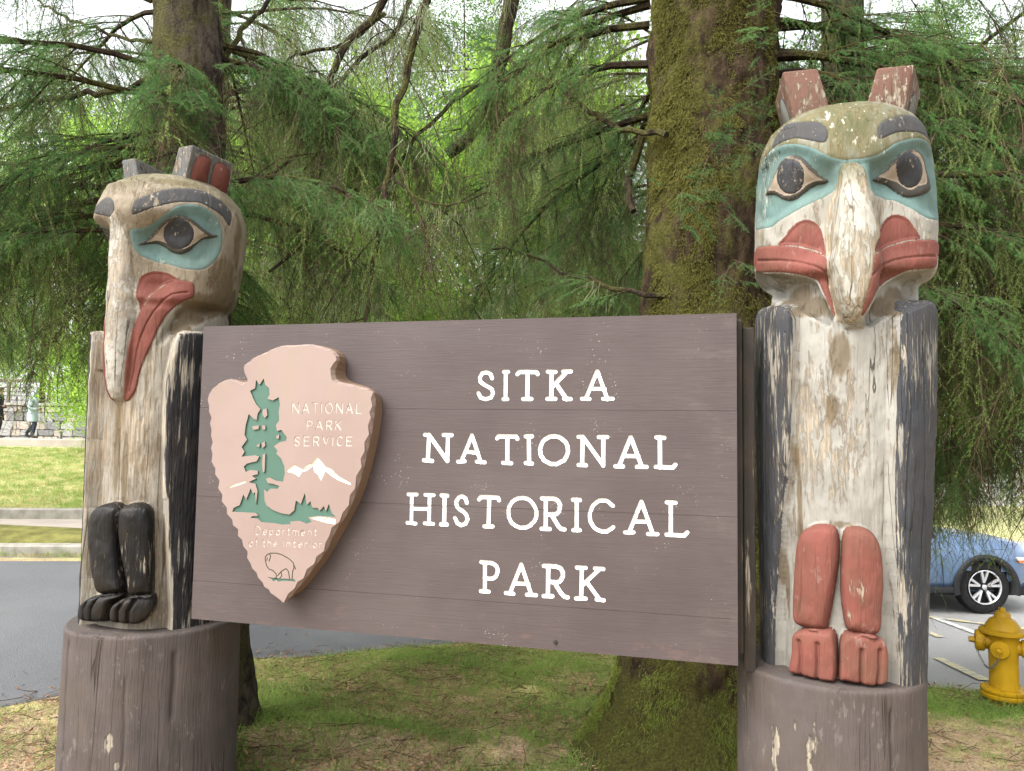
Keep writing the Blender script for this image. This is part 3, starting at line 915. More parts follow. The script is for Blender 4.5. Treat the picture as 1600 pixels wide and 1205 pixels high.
root_L = pole_root('totem_pole', CLP, 'carved bird totem pole with long drooping beak and black legs, left of sign', YAW+0.15)
vr = pq.project(from_crop(*E_, [(655,110),(640,150),(622,230),(605,330),(596,480),(592,600),(596,900),(603,1150)]), 0.05)
vr = np.vstack([vr, pq.project(from_crop(*F_, [(528,60),(535,250),(545,420),(550,520)]), 0.05)])
vr = np.vstack([vr, [[vr[-1][0], 0.86]]])
vl = mirror(vr)[::-1].copy()
vl[:, 0] = np.interp(vl[:, 1], [0.86, 2.4], [-SR*0.51, -SR*0.46])
soc = qa([(425,515),(480,505),(530,490),(580,455),(630,415),(680,385),(740,375),(800,385),(850,410),(890,445),(915,500),(923,560),(915,620),(890,670),(850,710),(800,730),(750,728),(700,720),(640,702),(580,690),(520,670),(470,645),(438,600),(428,560)])
rim = qa([(460,596),(490,570),(530,540),(570,500),(610,460),(650,436),(692,431),(742,440),(792,470),(842,510),(882,535),(905,546),(870,557),(830,562),(792,588),(752,623),(702,641),(650,629),(600,599),(560,584),(510,586)])
whi = qa([(504,577),(540,558),(580,520),(620,477),(660,457),(700,457),(740,467),(790,502),(830,535),(850,543),(810,560),(770,588),(730,610),(690,618),(650,603),(610,580),(560,570)])
pup = qa(ell(686,535,82,82))
nos = qa([(482,950),(465,890),(460,830),(475,780),(510,748),(560,738),(620,745),(660,765),(690,786),(640,795),(590,820),(540,860),(505,905)])
lipq = qa([(690,787),(740,792),(765,810),(771,850),(757,880),(720,895),(670,925),(620,975),(580,1040),(558,1090),(535,1140),(500,1219),(475,1299),(455,1379),(422,1430),(395,1429),(393,1369),(400,1249),(420,1129),(450,1029),(482,950),(520,890),(570,840),(630,800)], 0.0)
bpx = pq.project(from_crop(*D_, [(400,545),(418,600),(428,700),(445,760),(460,830),(465,890),(482,950),(450,1029),(420,1129),(400,1249),(393,1369),(395,1429)]), 0.0)
bmid = np.array([[0, 2.985]])
btip = np.array([[0, 2.032]])
beq = closed_spline(np.vstack([bmid, bpx, btip, mirror(bpx)]), 0.008)
farbrow = qa([(232,420),(262,365),(295,340),(325,348),(338,370),(335,420),(318,443),(280,436)])
und = pq.project(from_crop(*D_, [(765,895),(722,903),(672,935),(624,985),(586,1050),(564,1100),(545,1145),(575,1170),(650,1110),(740,1060),(860,1020),(930,960),(900,915)]), 0.0)
EYE = [('soc', 'eye_socket', 'teal', soc, ((-0.026,0.06,'s'),), (0.002,0.004)), ('rim', 'eyelid', 'lid', rim, ((0.021,0.035,'puff'),), None),
       ('whi', 'eye_white', 'eye_white', whi, ((-0.005,0.006,'s'),(0.012,0.06,'puff')), (0.003,0.004)), ('pup', 'pupil', 'pupil', pup, ((0.0015,0.02,'puff'),), (0.002,0.0035))]
LU2 = 0.078
reg = [R_('u1',None,None, und, ((-0.045,0.06,'s'),)), R_('u2',None,None, mirror(und), ((-0.045,0.06,'s'),)), R_('o1',None,None, wing_poly(vl,-1,2.41), ((0.068,0.014,'puff'),)), R_('o2',None,None, wing_poly(vr,1,2.41), ((0.068,0.030,'puff'),)),
 R_('w1','wing','black_wing', inset(wing_poly(vl,-1,2.41),-1,.012), worn=0.01), R_('w2','wing','black_wing', inset(wing_poly(vr,1,2.41),1,.004), worn=0.016),
       R_('bk','beak','beak_L', beq, ((0.004,0.03,'puff'),), None, 0.02)]
for sfx, fn in (('a', lambda p: p), ('b', mirror)):
    for key, part, mat, poly, ops, gr in EYE:
        reg.append(R_(key+sfx, part, mat, fn(poly), ops, gr, None, ('rim'+sfx) if key in ('whi', 'pup') else None))
reg.append(R_('bra','eyebrow','brow', qa([(437,430),(440,380),(460,350),(520,325),(600,300),(700,290),(800,300),(860,325),(920,365),(965,410),(972,440),(960,492),(920,440),(870,405),(800,370),(740,365),(680,365),(600,380),(540,395),(490,415)]), ((0.0008,0.004,'s'),), (0.0025,0.003)))
reg.append(R_('brb','eyebrow','brow', farbrow, ((0.0008,0.004,'s'),), (0.0025,0.003)))
def far_lip(P):
    q = mirror(P)
    q[:, 0] *= 1 - 0.42*smooth((2.68-q[:, 1])/0.2)
    return q
for fn in (lambda p: p, far_lip):
    reg.append(R_('n'+str(len(reg)),'nostril','red_L', fn(nos), ((-0.008,0.012,'s'),(0.010,0.05,'puff')), (0.003,0.004)))
    reg.append(R_('l'+str(len(reg)),'lip','red_L', fn(lipq), ((0.005,0.006,'puff'),(0.006,0.05,'puff')), (0.003,0.004), 0.006))
reg += [
 R_('g1','leg','black', qf([(200,185),(207,120),(227,85),(270,70),(310,75),(333,95),(330,140),(322,200),(325,280),(335,380),(345,445),(300,462),(240,462),(220,400),(205,300)], LU2), ((0.055,0.03,'puff'),(0.035,0.08,'puff')), (0.004,0.006), 0.012),
 R_('g2','leg','black', qf([(322,190),(325,120),(345,85),(400,72),(450,80),(480,105),(487,160),(490,280),(490,380),(485,462),(430,470),(370,470),(355,400),(335,300)], LU2), ((0.055,0.03,'puff'),(0.035,0.08,'puff')), (0.004,0.006), 0.012),
 R_('f1','foot','black', qf([(166,535),(176,495),(206,466),(260,460),(330,455),(352,460),(335,480),(300,500),(288,540),(270,577),(230,582),(190,580),(168,568)], 0.08), ((0.072,0.024,'puff'),(0.02,0.06,'puff')), (0.004,0.006), 0.012),
 R_('f2','foot','black', qf([(285,540),(300,500),(340,478),(400,466),(470,461),(500,470),(507,500),(492,540),(450,577),(410,594),(340,592),(295,582)], 0.09), ((0.072,0.024,'puff'),(0.02,0.06,'puff')), (0.004,0.006), 0.012)]
gD = lambda pts: pq.project(from_crop(*D_, pts), 0.012)
gF = lambda pts: pq.project(from_crop(*F_, pts), 0.10)
lg = gD([(735,850),(700,852),(650,860),(600,895),(550,955),(510,1020),(480,1090),(460,1160),(440,1279),(420,1380)])
gro = [(lg, .008, .0045), (mirror(lg), .008, .0045),
       (gF([(196,474),(180,520),(178,572)]), .012, .006), (gF([(234,470),(210,520),(205,577)]), .022, .008),
       (gF([(352,486),(326,530),(324,590)]), .022, .008), (gF([(402,486),(373,535),(370,592)]), .022, .008),
       (pq.project(from_crop(*E_, [(365,590),(368,800),(362,980)])), .005, .003), (pq.project(from_crop(*D_, [(830,240),(845,330),(850,400)])), .004, .003),
       (pq.project(from_crop(*D_, [(340,265),(345,380),(345,500)])), .003, .003), (pq.project(from_crop(*E_, [(255,300),(240,600),(238,950)])), .006, .006)]
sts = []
for x, y, rx, rz, q in ((195,740,.025,.2,1.0),(183,700,.03,.3,.8),(165,560,.03,.14,.8),(350,440,.10,.12,.9),(330,478,.2,.05,1.1),(300,492,.10,.05,1.1),(352,470,.12,.07,1.1),(285,515,.06,.05,1.0),(372,380,.05,.2,.65),(270,285,.2,.03,.6),(230,540,.03,.12,.6),(258,820,.012,.3,.9)):  # spots below the jaw paint its shade into the colour; the rest are stains
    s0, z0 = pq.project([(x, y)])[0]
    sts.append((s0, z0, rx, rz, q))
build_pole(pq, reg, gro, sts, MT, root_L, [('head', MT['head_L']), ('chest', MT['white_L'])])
pan = [[(.10,.22),(.14,.80),(.42,.86),(.45,.5),(.42,.25)], [(.54,.24),(.56,.84),(.9,.80),(.92,.2),(.7,.12)]]
MT['red_inset'] = MT['red_L']
ear(root_L, 1, (.085, .20, .155, .255), 3.12, 3.37, -.13, .15, MT['ear_L'], MT['red_inset'], pan, .02)
ear(root_L, -1, (.085, .20, .155, .255), 3.12, 3.355, -.13, .15, MT['ear_L'], MT['red_inset'], pan, .02)
pedestal(root_L, .414, .935, [(-.27,.0,.9,.012,.006),(.55,.2,.75,.006,.006),(1.05,.5,.85,.012,.012),(.2,.1,.5,.005,.005)],
         [(.45,.78,.03,.10,3.6),(.4,.45,.03,.05,4.6),(.5,.35,.015,.02,6),(.55,.16,.06,.1,3.6),(.62,.5,.05,.08,2.4),(.2,.2,.03,.05,3)], 0.008, 2.0)
# ------------------------------------------------------------------ the sign
def sign_material():
    m = Mat('brown_sign_paint')
    v = m.coord((0.12, 1, 1))
    g = m.noise(30.0, 6, 0.6, v)
    f = m.noise(120.0, 4, 0.6, m.coord((0.06, 1, 1)))
    b = m.noise(2.2, 5, 0.6)
    c = m.mix(m.step(b, 0.3, 0.7), (0.046, 0.0335, 0.0325), (0.060, 0.045, 0.0435))
    c = m.mix(m.math('MULTIPLY', m.step(g, 0.35, 0.7), 0.4), c, (0.046, 0.032, 0.030))
    z = m.sep(m.coord(), 2)
    low = m.step(z, 1.22, 1.02)
    scuff = m.math('MULTIPLY', m.step(m.math('ADD', m.noise(11.0, 6, 0.7, m.coord((0.4, 1, 1))), m.math('MULTIPLY', low, 0.10)), 0.63, 0.70), 0.55)
    c = m.mix(scuff, c, (0.085, 0.055, 0.048))
    dots = m.math('MULTIPLY', m.step(m.vor(75.0), 0.17, 0.09), m.step(m.noise(4.5, 4, 0.6), 0.55, 0.66))
    c = m.mix(m.math('MULTIPLY', dots, 0.75), c, (0.46, 0.43, 0.39))
    u = m.sep(m.coord(), 0)
    fade = m.math('MULTIPLY', m.step(u, -0.35, 0.0), m.step(m.noise(7.0, 6, 0.7, m.coord((0.35, 1, 1))), 0.5, 0.72))
    pat = m.step(m.noise(1.3, 4, 0.6, m.coord((0.5, 1, 1))), 0.48, 0.68)
    c = m.mix(m.math('MULTIPLY', pat, 0.30), c, (0.085, 0.070, 0.067))
    c = m.mix(m.math('MULTIPLY', fade, 0.14), c, (0.27, 0.24, 0.20))
    h = m.math('ADD', m.math('MULTIPLY', f, 0.7), m.math('MULTIPLY', g, 0.6))
    m.bump(h, 0.32, 0.004)
    return m.done(c, 0.62, 0.35)

def chipped(name, col, under, amt=0.3, scale=26.0, rough=0.6):
    m = Mat(name)
    n = m.noise(scale, 6, 0.65)
    b = m.noise(3.0, 4)
    c = m.mix(m.step(b, 0.3, 0.7), col, tuple(x*0.9 for x in col))
    t = 0.78 - 0.3*amt
    c = m.mix(m.step(n, t, t + 0.03), c, under)
    m.bump(n, 0.25, 0.003)
    return m.done(c, rough, 0.3)

M_SIGN = sign_material()
M_LETTER = chipped('white_letter_paint', (0.80, 0.80, 0.78), (0.45, 0.40, 0.35), 0.22, 40)
M_TAN = None
def tan_mat():
    m = Mat('tan_emblem_paint')
    v = m.coord((1, 1, 0.15))
    st = m.noise(9.0, 5, 0.6, v)
    b = m.noise(2.5, 4)
    c = m.mix(m.step(b, 0.3, 0.7), (0.215, 0.158, 0.138), (0.19, 0.136, 0.117))
    z = m.sep(m.coord(), 2)
    c = m.mix(m.math('MULTIPLY', m.math('MULTIPLY', m.step(st, 0.45, 0.75), m.step(z, 1.9, 2.2)), 0.55), c, (0.20, 0.16, 0.10))
    m.bump(m.noise(60.0, 5), 0.15, 0.003)
    return m.done(c, 0.6, 0.35)
M_TAN = tan_mat()
M_EDGE = chipped('bare_emblem_edge', (0.15, 0.095, 0.062), (0.09, 0.055, 0.035), 0.5, 14)
M_GREEN = chipped('green_emblem_paint', (0.05, 0.105, 0.078), (0.11, 0.15, 0.12), 0.15, 60)
M_SNOW = chipped('chipped_white_paint', (0.72, 0.68, 0.56), (0.30, 0.20, 0.10), 0.5, 16)
M_EMTXT = chipped('faded_white_paint', (0.46, 0.40, 0.355), (0.26, 0.18, 0.14), 0.6, 40)
M_DARKLINE = plain('dark_green_line', (0.035, 0.045, 0.03))
M_POST = painted_wood('dark_post_wood', (0.05, 0.042, 0.036), (0.15, 0.12, 0.09), 0.4, 0.4, 0.0, 0.3, 0.08)

root_S = empty('park_sign', (SIGN_R[0], SIGN_R[1], 0), -YAW, 'brown painted park sign of wide boards with white letters and arrowhead emblem', 'sign')
RADL = 0.0085
def letter_boxes():
    """letters placed from the photograph: x left, x right at mid height; top and bottom lines"""
    rows = []
    A = lambda x: 600 + x/2.7586
    r1 = lambda y: 480 + y/2.7586
    r2 = lambda y: 740 + y/2.7586
    rows.append((r1, 'SITKA', [(395,484),(504,542),(566,670),(696,812),(845,993)], (440,270,990,267), (440,404,990,403)))
    rows.append((r1, 'NATIONAL', [(168,298),(312,443),(479,583),(600,648),(664,802),(829,971),(988,1140),(1163,1266)], (180,542,1200,553), (180,668,1200,699)))
    rows.append((r2, 'HISTORICAL', [(94,220),(237,282),(296,373),(400,503),(527,665),(671,787),(804,856),(878,1001),(1030,1188),(1208,1317)], (110,81,1240,116), (110,220,1240,272)))
    rows.append((r2, 'PARK', [(410,500),(517,664),(681,800),(821,956)], (430,374,900,400), (430,516,900,550)))
    out = []
    for fy, word, xs, tp, bt in rows:
        for ch, (xa, xb) in zip(word, xs):
            xm = (xa+xb)/2
            yt = tp[1] + (tp[3]-tp[1])*(xm-tp[0])/(tp[2]-tp[0])
            yb = bt[1] + (bt[3]-bt[1])*(xm-bt[0])/(bt[2]-bt[0])
            ym = (yt+yb)/2
            ua = sign_px(A(xa), fy(ym))[0]
            ub = sign_px(A(xb), fy(ym))[0]
            zt = sign_px(A(xm), fy(yt))[1]
            zb = sign_px(A(xm), fy(yb))[1]
            out.append((ch, (ua, zb, ub, zt)))
    return out

rs = random.Random(5)
letters = []
for ch, bx in letter_boxes():
    st = glyph(ch, SERIF, bx, RADL)
    # hand-cut unevenness
    st = [[(x + rs.gauss(0, 0.0009), y + rs.gauss(0, 0.0009)) for x, y in s] for s in st]
    letters.append((ch, bx, march(st, RADL*rs.uniform(0.94, 1.06), 0.0022)))

ZJ = [SIGN_ZB, SIGN_ZB + 1.405*0.128, SIGN_ZB + 1.405*0.414, SIGN_ZB + 1.405*0.717, SIGN_ZT]
TH = 0.085
for k in range(4):
    za, zb = ZJ[k], ZJ[k+1]
    ga, gb = (0.0006 if k else 0), (0.0006 if k < 3 else 0)
    outer = [(-SIGN_W, za+ga), (0, za+ga), (0, zb-gb), (-SIGN_W, zb-gb)]
    mine = []
    for ch, bx, loops in letters:
        if bx[3] < za or bx[1] > zb: continue
        cl = []
        for l in loops:
            # keep the part of the outline that lies on this board
            pts = [tuple(p) for p in l]
            for lim, sg in ((za+ga, 1), (zb-gb, -1)):
                q = []
                for i in range(len(pts)):
                    a, b = pts[i-1], pts[i]
                    ia, ib = (a[1]-lim)*sg > 1e-6, (b[1]-lim)*sg > 1e-6
                    if ia != ib:
                        t = (lim-a[1])/(b[1]-a[1])
                        q.append((a[0]+(b[0]-a[0])*t, lim + sg*1e-5))
                    if ib: q.append(b)
                pts = q
                if not pts: break
            if len(pts) >= 3: cl.append(np.array(pts))
        if cl: mine.append((ch, cl))
    bow = rs.uniform(-0.0015, 0.0015)
    def to3(P, dep, bow=bow):
        P = np.asarray(P).reshape(-1, 2)
        return np.stack([P[:, 0], np.full(len(P), bow + dep), P[:, 1]], 1)
    (V, F), floors = carve(np.array(outer), [c for _, c in mine], to3, [0.006]*len(mine))
    V = list(map(tuple, V)); F = [tuple(q) for q in F]
    o3 = to3(outer, 0.0)
    mid3 = to3([(p[0] + (0.003 if i in (0, 3) else -0.003), p[1] + (0.003 if i in (0, 1) else -0.003)) for i, p in enumerate(outer)], 0.0)
    n = len(V)
    bk = to3(outer, TH)
    V += list(map(tuple, o3)) + list(map(tuple, bk))
    F += [(n+i, n+4+i, n+4+(i+1) % 4, n+(i+1) % 4) for i in range(4)] + [(n+7, n+6, n+5, n+4)]
    bd = mesh_np('board', V, F, M_SIGN, root_S, False)
    for (ch, _), (fv, ff) in zip(mine, floors):
        if len(ff): mesh_np('letter', fv, ff, M_LETTER, root_S, False)
# posts that carry the boards at both ends
for u0_, u1_, v0_, v1_, z0_, z1_ in ((-0.055, 0.025, 0.089, 0.17, 1.03, 2.40), (0.027, 0.075, 0.12, 0.24, 0.95, 2.37), (-2.50, -2.42, 0.089, 0.19, 1.03, 2.37)):
    MB().bbox((u0_, v0_, z0_), (u1_, v1_, z1_), 0.006).build('post', M_POST, root_S, False)
# bolt heads near the lower edge
for x, y in ((868, 1003),):
    u, z = sign_px(x, y)
    MB().lathe([(0.001, 0), (0.009, 0.001), (0.008, 0.006), (0.001, 0.008)], 10, Matrix.Translation((u, -0.001, z)) @ Matrix.Rotation(math.pi/2, 4, 'X')).build('bolt', M_POST, root_S, True)

# ---- arrowhead emblem
VE = -0.095
def em(pts):
    return np.array([sign_px(300 + x/2.62, 500 + y/2.62, VE) for x, y in pts])
face = em([(228,245),(215,215),(212,195),(216,184),(232,178),(246,160),(262,155),(282,142),(300,140),(318,125),(335,123),(358,110),(380,109),(405,112),(430,108),(458,108),(485,103),(508,114),(530,116),(545,126),(560,126),(576,136),(588,150),(592,164),(578,178),(566,200),(568,228),(573,248),(590,262),(612,265),(640,272),(662,272),(682,284),(715,286),(740,297),(732,322),(738,352),(726,378),(732,400),(720,432),(724,468),(706,500),(706,538),(690,568),(694,602),(672,640),(668,688),(646,718),(642,758),(616,790),(604,826),(572,850),(562,884),(546,912),(540,946),(510,968),(500,998),(470,1020),(456,1058),(432,1072),(420,1098),(394,1120),(375,1158),(356,1142),(340,1130),(322,1118),(315,1104),(296,1092),(290,1076),(270,1054),(265,1036),(246,1016),(240,998),(226,974),(228,948),(210,926),(205,900),(188,884),(190,858),(168,840),(165,818),(144,794),(142,768),(122,742),(125,716),(108,690),(113,658),(95,632),(96,608),(80,580),(84,548),(78,525),(85,500),(78,474),(80,450),(74,424),(80,400),(70,375),(70,350),(64,328),(70,305),(84,282),(96,274),(110,260),(130,254),(150,244),(168,254),(185,258),(200,266),(216,262),(226,256)])
cen = face.mean(0)
def outset(P, d):
    a = np.roll(P, 1, 0); b = np.roll(P, -1, 0)
    t = b - a
    nrm = np.stack([t[:, 1], -t[:, 0]], 1)
    nrm /= np.linalg.norm(nrm, axis=1)[:, None]
    if (nrm*(P-cen)).sum() < 0: nrm = -nrm
    return P + nrm*d
def relax(P, k):
    for _ in range(k): P = 0.5*P + 0.25*(np.roll(P, 1, 0) + np.roll(P, -1, 0))
    return P
tree = em([(293,240),(300,265),(316,280),(318,305),(308,322),(330,330),(355,316),(360,345),(355,375),(357,412),(343,430),(348,455),(365,450),(388,480),(385,495),(360,500),(335,518),(350,535),(345,548),(365,568),(378,600),(380,630),(372,662),(345,658),(318,645),(302,650),(310,668),(335,672),(358,680),(350,692),(322,690),(308,704),(295,692),(297,740),(305,760),(330,778),(365,792),(398,797),(418,780),(425,740),(438,748),(445,755),(462,708),(470,758),(485,742),(492,768),(515,770),(522,782),(540,762),(548,785),(560,753),(572,790),(588,806),(540,803),(505,803),(474,808),(490,826),(470,834),(440,822),(400,826),(405,836),(370,838),(340,832),(285,828),(270,814),(240,810),(245,804),(272,802),(262,790),(165,785),(170,770),(195,758),(210,715),(222,735),(240,690),(250,712),(258,705),(262,755),(268,700),(260,672),(232,664),(262,650),(245,638),(268,632),(270,618),(240,614),(220,622),(212,600),(225,588),(265,578),(275,560),(260,554),(203,560),(215,540),(203,520),(218,500),(225,490),(215,470),(220,430),(232,385),(252,405),(265,410),(268,385),(280,365),(262,345),(250,320),(238,290),(258,280),(262,245),(276,266)])
holes = [em(h) for h in ([(290,368),(305,362),(308,390),(298,402),(288,388)], [(246,435),(275,432),(272,447),(250,450)], [(288,430),(300,432),(300,450),(288,448)], [(262,515),(278,505),(275,522)], [(285,505),(298,498),(300,515),(288,525)], [(290,550),(300,547),(297,620),(290,625),(287,590)], [(345,474),(357,470),(356,486),(346,486)])]
snow1 = em([(388,615),(415,592),(440,605),(455,612),(475,590),(490,590),(512,560),(530,580),(545,600),(570,610),(600,640),(650,668),(648,676),(600,657),(575,642),(560,630),(545,617),(535,642),(528,658),(515,632),(500,622),(495,597),(470,617),(450,622),(438,642),(415,627),(392,623)])
snow2 = em([(138,690),(160,680),(180,670),(218,660),(222,665),(190,677),(160,686)])
snow3 = em([(480,810),(520,804),(560,808),(588,816),(585,836),(555,832),(520,822)])
txt = []
def put_text(word, x0, x1, yt, yb, slope, rad, lower=False):
    wd = {'I': .25, 'i': .22, 'm': 1.25, 't': .65, 'f': .6, 'r': .6, 'N': 1.1, 'A': 1.05, 'O': 1.15, 'D': 1.0, 'l': .2}
    if lower: ws = [wd.get(c, .85) for c in word]
    else: ws = [wd.get(c, .9) for c in word]
    gap = .32
    tot = sum(ws) + gap*(len(word)-1)
    x = x0
    sc = (x1-x0)/tot
    for c, wq in zip(word, ws):
        if c != ' ':
            dy = slope*(x-x0)
            a = em([(x, yb+dy), (x + wq*sc, yt+dy)])
            txt.append(march(glyph(c, SANS, (a[0][0], a[0][1], a[1][0], a[1][1]), rad), rad, 0.0022))
        x += (wq+gap)*sc
put_text('NATIONAL', 407, 695, 338, 384, 0.0, 0.0031)
put_text('PARK', 466, 612, 410, 452, 0.0, 0.0031)
put_text('SERVICE', 415, 657, 475, 517, 0.0, 0.0031)
put_text('Department', 258, 511, 843, 880, 0.02, 0.0023, True)
put_text('of', 231, 270, 893, 928, 0.0, 0.0023, True)
put_text('the', 287, 348, 895, 929, 0.0, 0.0023, True)
put_text('Interior', 371, 532, 896, 931, 0.02, 0.0023, True)
bis = [[(345,1055),(345,1040),(330,1025),(315,1020),(305,1005),(300,985),(300,970),(312,958),(325,955),(345,955),(370,962),(400,980),(415,995),(418,1015),(412,1030),(410,1060)],
       [(308,975),(306,985)], [(318,958),(322,968),(316,988)], [(424,1020),(418,1004)], [(350,1048),(365,1030),(385,1018),(395,1030),(400,1060)], [(365,1030),(368,1048),(360,1056)], [(345,1055),(338,1058)]]
bl = march([em(s) for s in bis], 0.0022, 0.0016)
gsq = em([(308,1052),(330,1056),(360,1058),(420,1062),(424,1072),(395,1068),(370,1068),(355,1072),(345,1064),(332,1070),(328,1062)])
root_E = empty('arrowhead_emblem', (0, 0, 0), 0, None, None)
root_E.parent = root_S
def to3e(P, dep):
    P = np.asarray(P).reshape(-1, 2)
    return np.stack([P[:, 0], np.full(len(P), VE + dep), P[:, 1]], 1)
(V, F), fl = carve(face, [[tree]+holes, [snow1], [snow2], [snow3], bl, [gsq]] + txt, to3e, [0.007, 0.006, 0.005, 0.005, 0.003, 0.004] + [0.003]*len(txt))
front = mesh_np('emblem_face', V, F, M_TAN, root_E, False)
for nm, (fv, ff), mt in zip(['pine_tree_relief', 'mountain_snow', 'ridge_snow', 'river', 'bison_outline', 'turf_relief'] + ['letter']*len(txt), fl, [M_GREEN, M_SNOW, M_SNOW, M_SNOW, M_DARKLINE, M_GREEN] + [M_EMTXT]*len(txt)):
    mesh_np(nm, fv, ff, mt, root_E, False)
ring0 = face
ring1 = outset(relax(face, 1), 0.010)
ring2 = outset(relax(face, 6), 0.016)
n = len(face)
V = np.vstack([to3e(ring0, 0), to3e(ring1, 0.022)])
chF = [(i, n+i, n+(i+1) % n, (i+1) % n) for i in range(n)]
mesh_np('emblem_bevel', V, chF, M_TAN, root_E, False)
V = np.vstack([to3e(ring1, 0.022), to3e(ring2, -VE-0.001)])
mesh_np('emblem_side', V, chF, M_EDGE, root_E, False)
# ------------------------------------------------------------------ terrain
def base_h(x, y):
    x, y = np.asarray(x, float), np.asarray(y, float)
    a = x/np.maximum(y, 1.5)
    L, R = smooth((-a-0.22)/0.25), smooth((a-0.30)/0.25)
    hl = 0.115*np.clip(y-5.3, 0, 3.6) + 0.052*np.clip(y-9.2, 0, 17.5)
    hr = -0.115*np.clip(y-5.5, 0, 4.2)
    return -0.06 + L*hl + R*hr

ROAD = np.array([(-14,3.2),(-6,4.6),(-3.5,5.5),(-2.2,6.55),(-0.95,7.2),(0.6,7.6),(2.2,7.3),(3.6,6.75),(4.6,6.45),(7,6.1),(14,5.8),(26,7),(26,19.5),(14,19.5),(8.5,18.5),(5.2,15),(4.0,11.5),(3.4,9.4),(2.2,8.6),(0.4,8.5),(-1.6,8.8),(-3.4,9.25),(-5.5,9.1),(-9,8.9),(-14,8.7)], float)
ROADS = closed_spline(ROAD, 0.35)
def gh(x, y):
    """ground height with unevenness off the road"""
    x, y = np.atleast_1d(np.asarray(x, float)), np.atleast_1d(np.asarray(y, float))
    P = np.stack([x, y], 1)
    d, _ = sdf(P, ROADS, 2.0)
    h = base_h(x, y)
    Q = np.stack([x, y, 0*x], 1)
    off = smooth(d/0.5)
    n = 0.035*vnoise(Q, 1.1, 3, 2) + 0.022*vnoise(Q, 4.0, 4, 3)
    near = smooth((9-y)/3)
    h = h + off*(0.03 + n*(0.4+0.6*near))
    # raised mossy humps and root mounds between the two trees
    for cx, cy_, rx, ry, q in ((-1.25,4.95,.5,.16,.10), (-0.75,4.85,.35,.12,.07), (0.0,4.75,.28,.12,.08), (0.62,4.5,.5,.2,.07), (-1.9,4.75,.45,.35,.12), (1.2,4.75,1.3,.9,.10), (0.1,5.9,.3,.1,.05)):
        h = h + q*np.exp(-((x-cx)/rx)**2 - ((y-cy_)/ry)**2)*off
    h = h - 0.05*smooth(-d/0.25)
    return h

def ground_px(x, y):
    """where the sight line through a place in the photograph meets the ground"""
    r = px_ray(x, y)
    t = np.arange(2.5, 60, 0.02)
    p = CAM[None] + r[None]*t[:, None]
    k = np.nonzero(p[:, 2] < base_h(p[:, 0], p[:, 1]))[0]
    i = k[0] if len(k) else -1
    return p[i]

def axis(lo, a, b, hi, st, gr):
    m = list(np.arange(a, b, st))
    s, v = st, b
    while v < hi: m.append(v); s *= gr; v += s
    s, v, l = st, a, []
    while v > lo: s *= gr; v -= s; l.append(v)
    return np.array(l[::-1] + m)

def ground_mat():
    m = Mat('forest_floor')
    P = m.world()
    big = m.noise(0.9, 5, 0.6, P)
    mid = m.noise(4.5, 7, 0.65, P)
    fine = m.noise(60.0, 5, 0.7, P)
    hair = m.noise(160.0, 3, 0.6, m.world((1, 0.35, 1)))
    litter = m.mix(m.step(fine, 0.35, 0.65), (0.20, 0.14, 0.09), (0.46, 0.35, 0.23))
    litter = m.mix(m.math('MULTIPLY', m.step(hair, 0.55, 0.66), 0.7), litter, (0.40, 0.31, 0.20))
    dry = m.mix(m.step(fine, 0.35, 0.65), (0.34, 0.30, 0.11), (0.53, 0.47, 0.22))
    green = m.mix(m.step(fine, 0.3, 0.7), (0.13, 0.22, 0.045), (0.27, 0.38, 0.10))
    g = m.attr('turf')
    k = m.math('ADD', m.math('MULTIPLY', mid, 0.7), m.math('MULTIPLY', big, 0.3))
    c = m.mix(m.step(m.math('ADD', k, m.math('MULTIPLY', g, 0.42)), 0.60, 0.78), litter, dry)
    c = m.mix(m.step(m.math('ADD', k, m.math('MULTIPLY', m.attr('green'), 0.40)), 0.66, 0.80), c, green)
    lawn = m.mix(m.step(mid, 0.35, 0.65), (0.30, 0.31, 0.13), (0.44, 0.42, 0.22))
    c = m.mix(m.attr('lawn'), c, lawn)
    m.bump(m.math('ADD', fine, m.math('MULTIPLY', hair, 0.7)), 0.8, 0.02)
    return m.done(c, 0.95, 0.1)

def asphalt_mat():
    m = Mat('asphalt')
    P = m.world()
    f = m.noise(170.0, 4, 0.7, P)
    b = m.noise(0.7, 5, 0.6, P)
    v = m.vor(110.0, P)
    c = m.mix(m.step(f, 0.35, 0.65), (0.06, 0.062, 0.068), (0.115, 0.117, 0.124))
    c = m.mix(m.step(b, 0.35, 0.7), c, m.mix(0.5, c, (0.13, 0.13, 0.133)))
    c = m.mix(m.math('MULTIPLY', m.step(m.noise(55.0, 4, 0.6, P), 0.66, 0.70), m.step(m.noise(1.3, 4, 0.6, P), 0.45, 0.6)), c, (0.20, 0.12, 0.07))
    c = m.mix(m.math('MULTIPLY', m.step(m.sep(P, 0), 1.0, 4.0), 0.8), c, m.mix(m.step(f, .3, .7), (0.27, 0.265, 0.255), (0.40, 0.395, 0.38)))  # sunlit brightness of the parking side put into the colour, rising with x
    m.bump(m.math('ADD', f, v), 0.6, 0.006)
    return m.done(c, 0.85, 0.25)

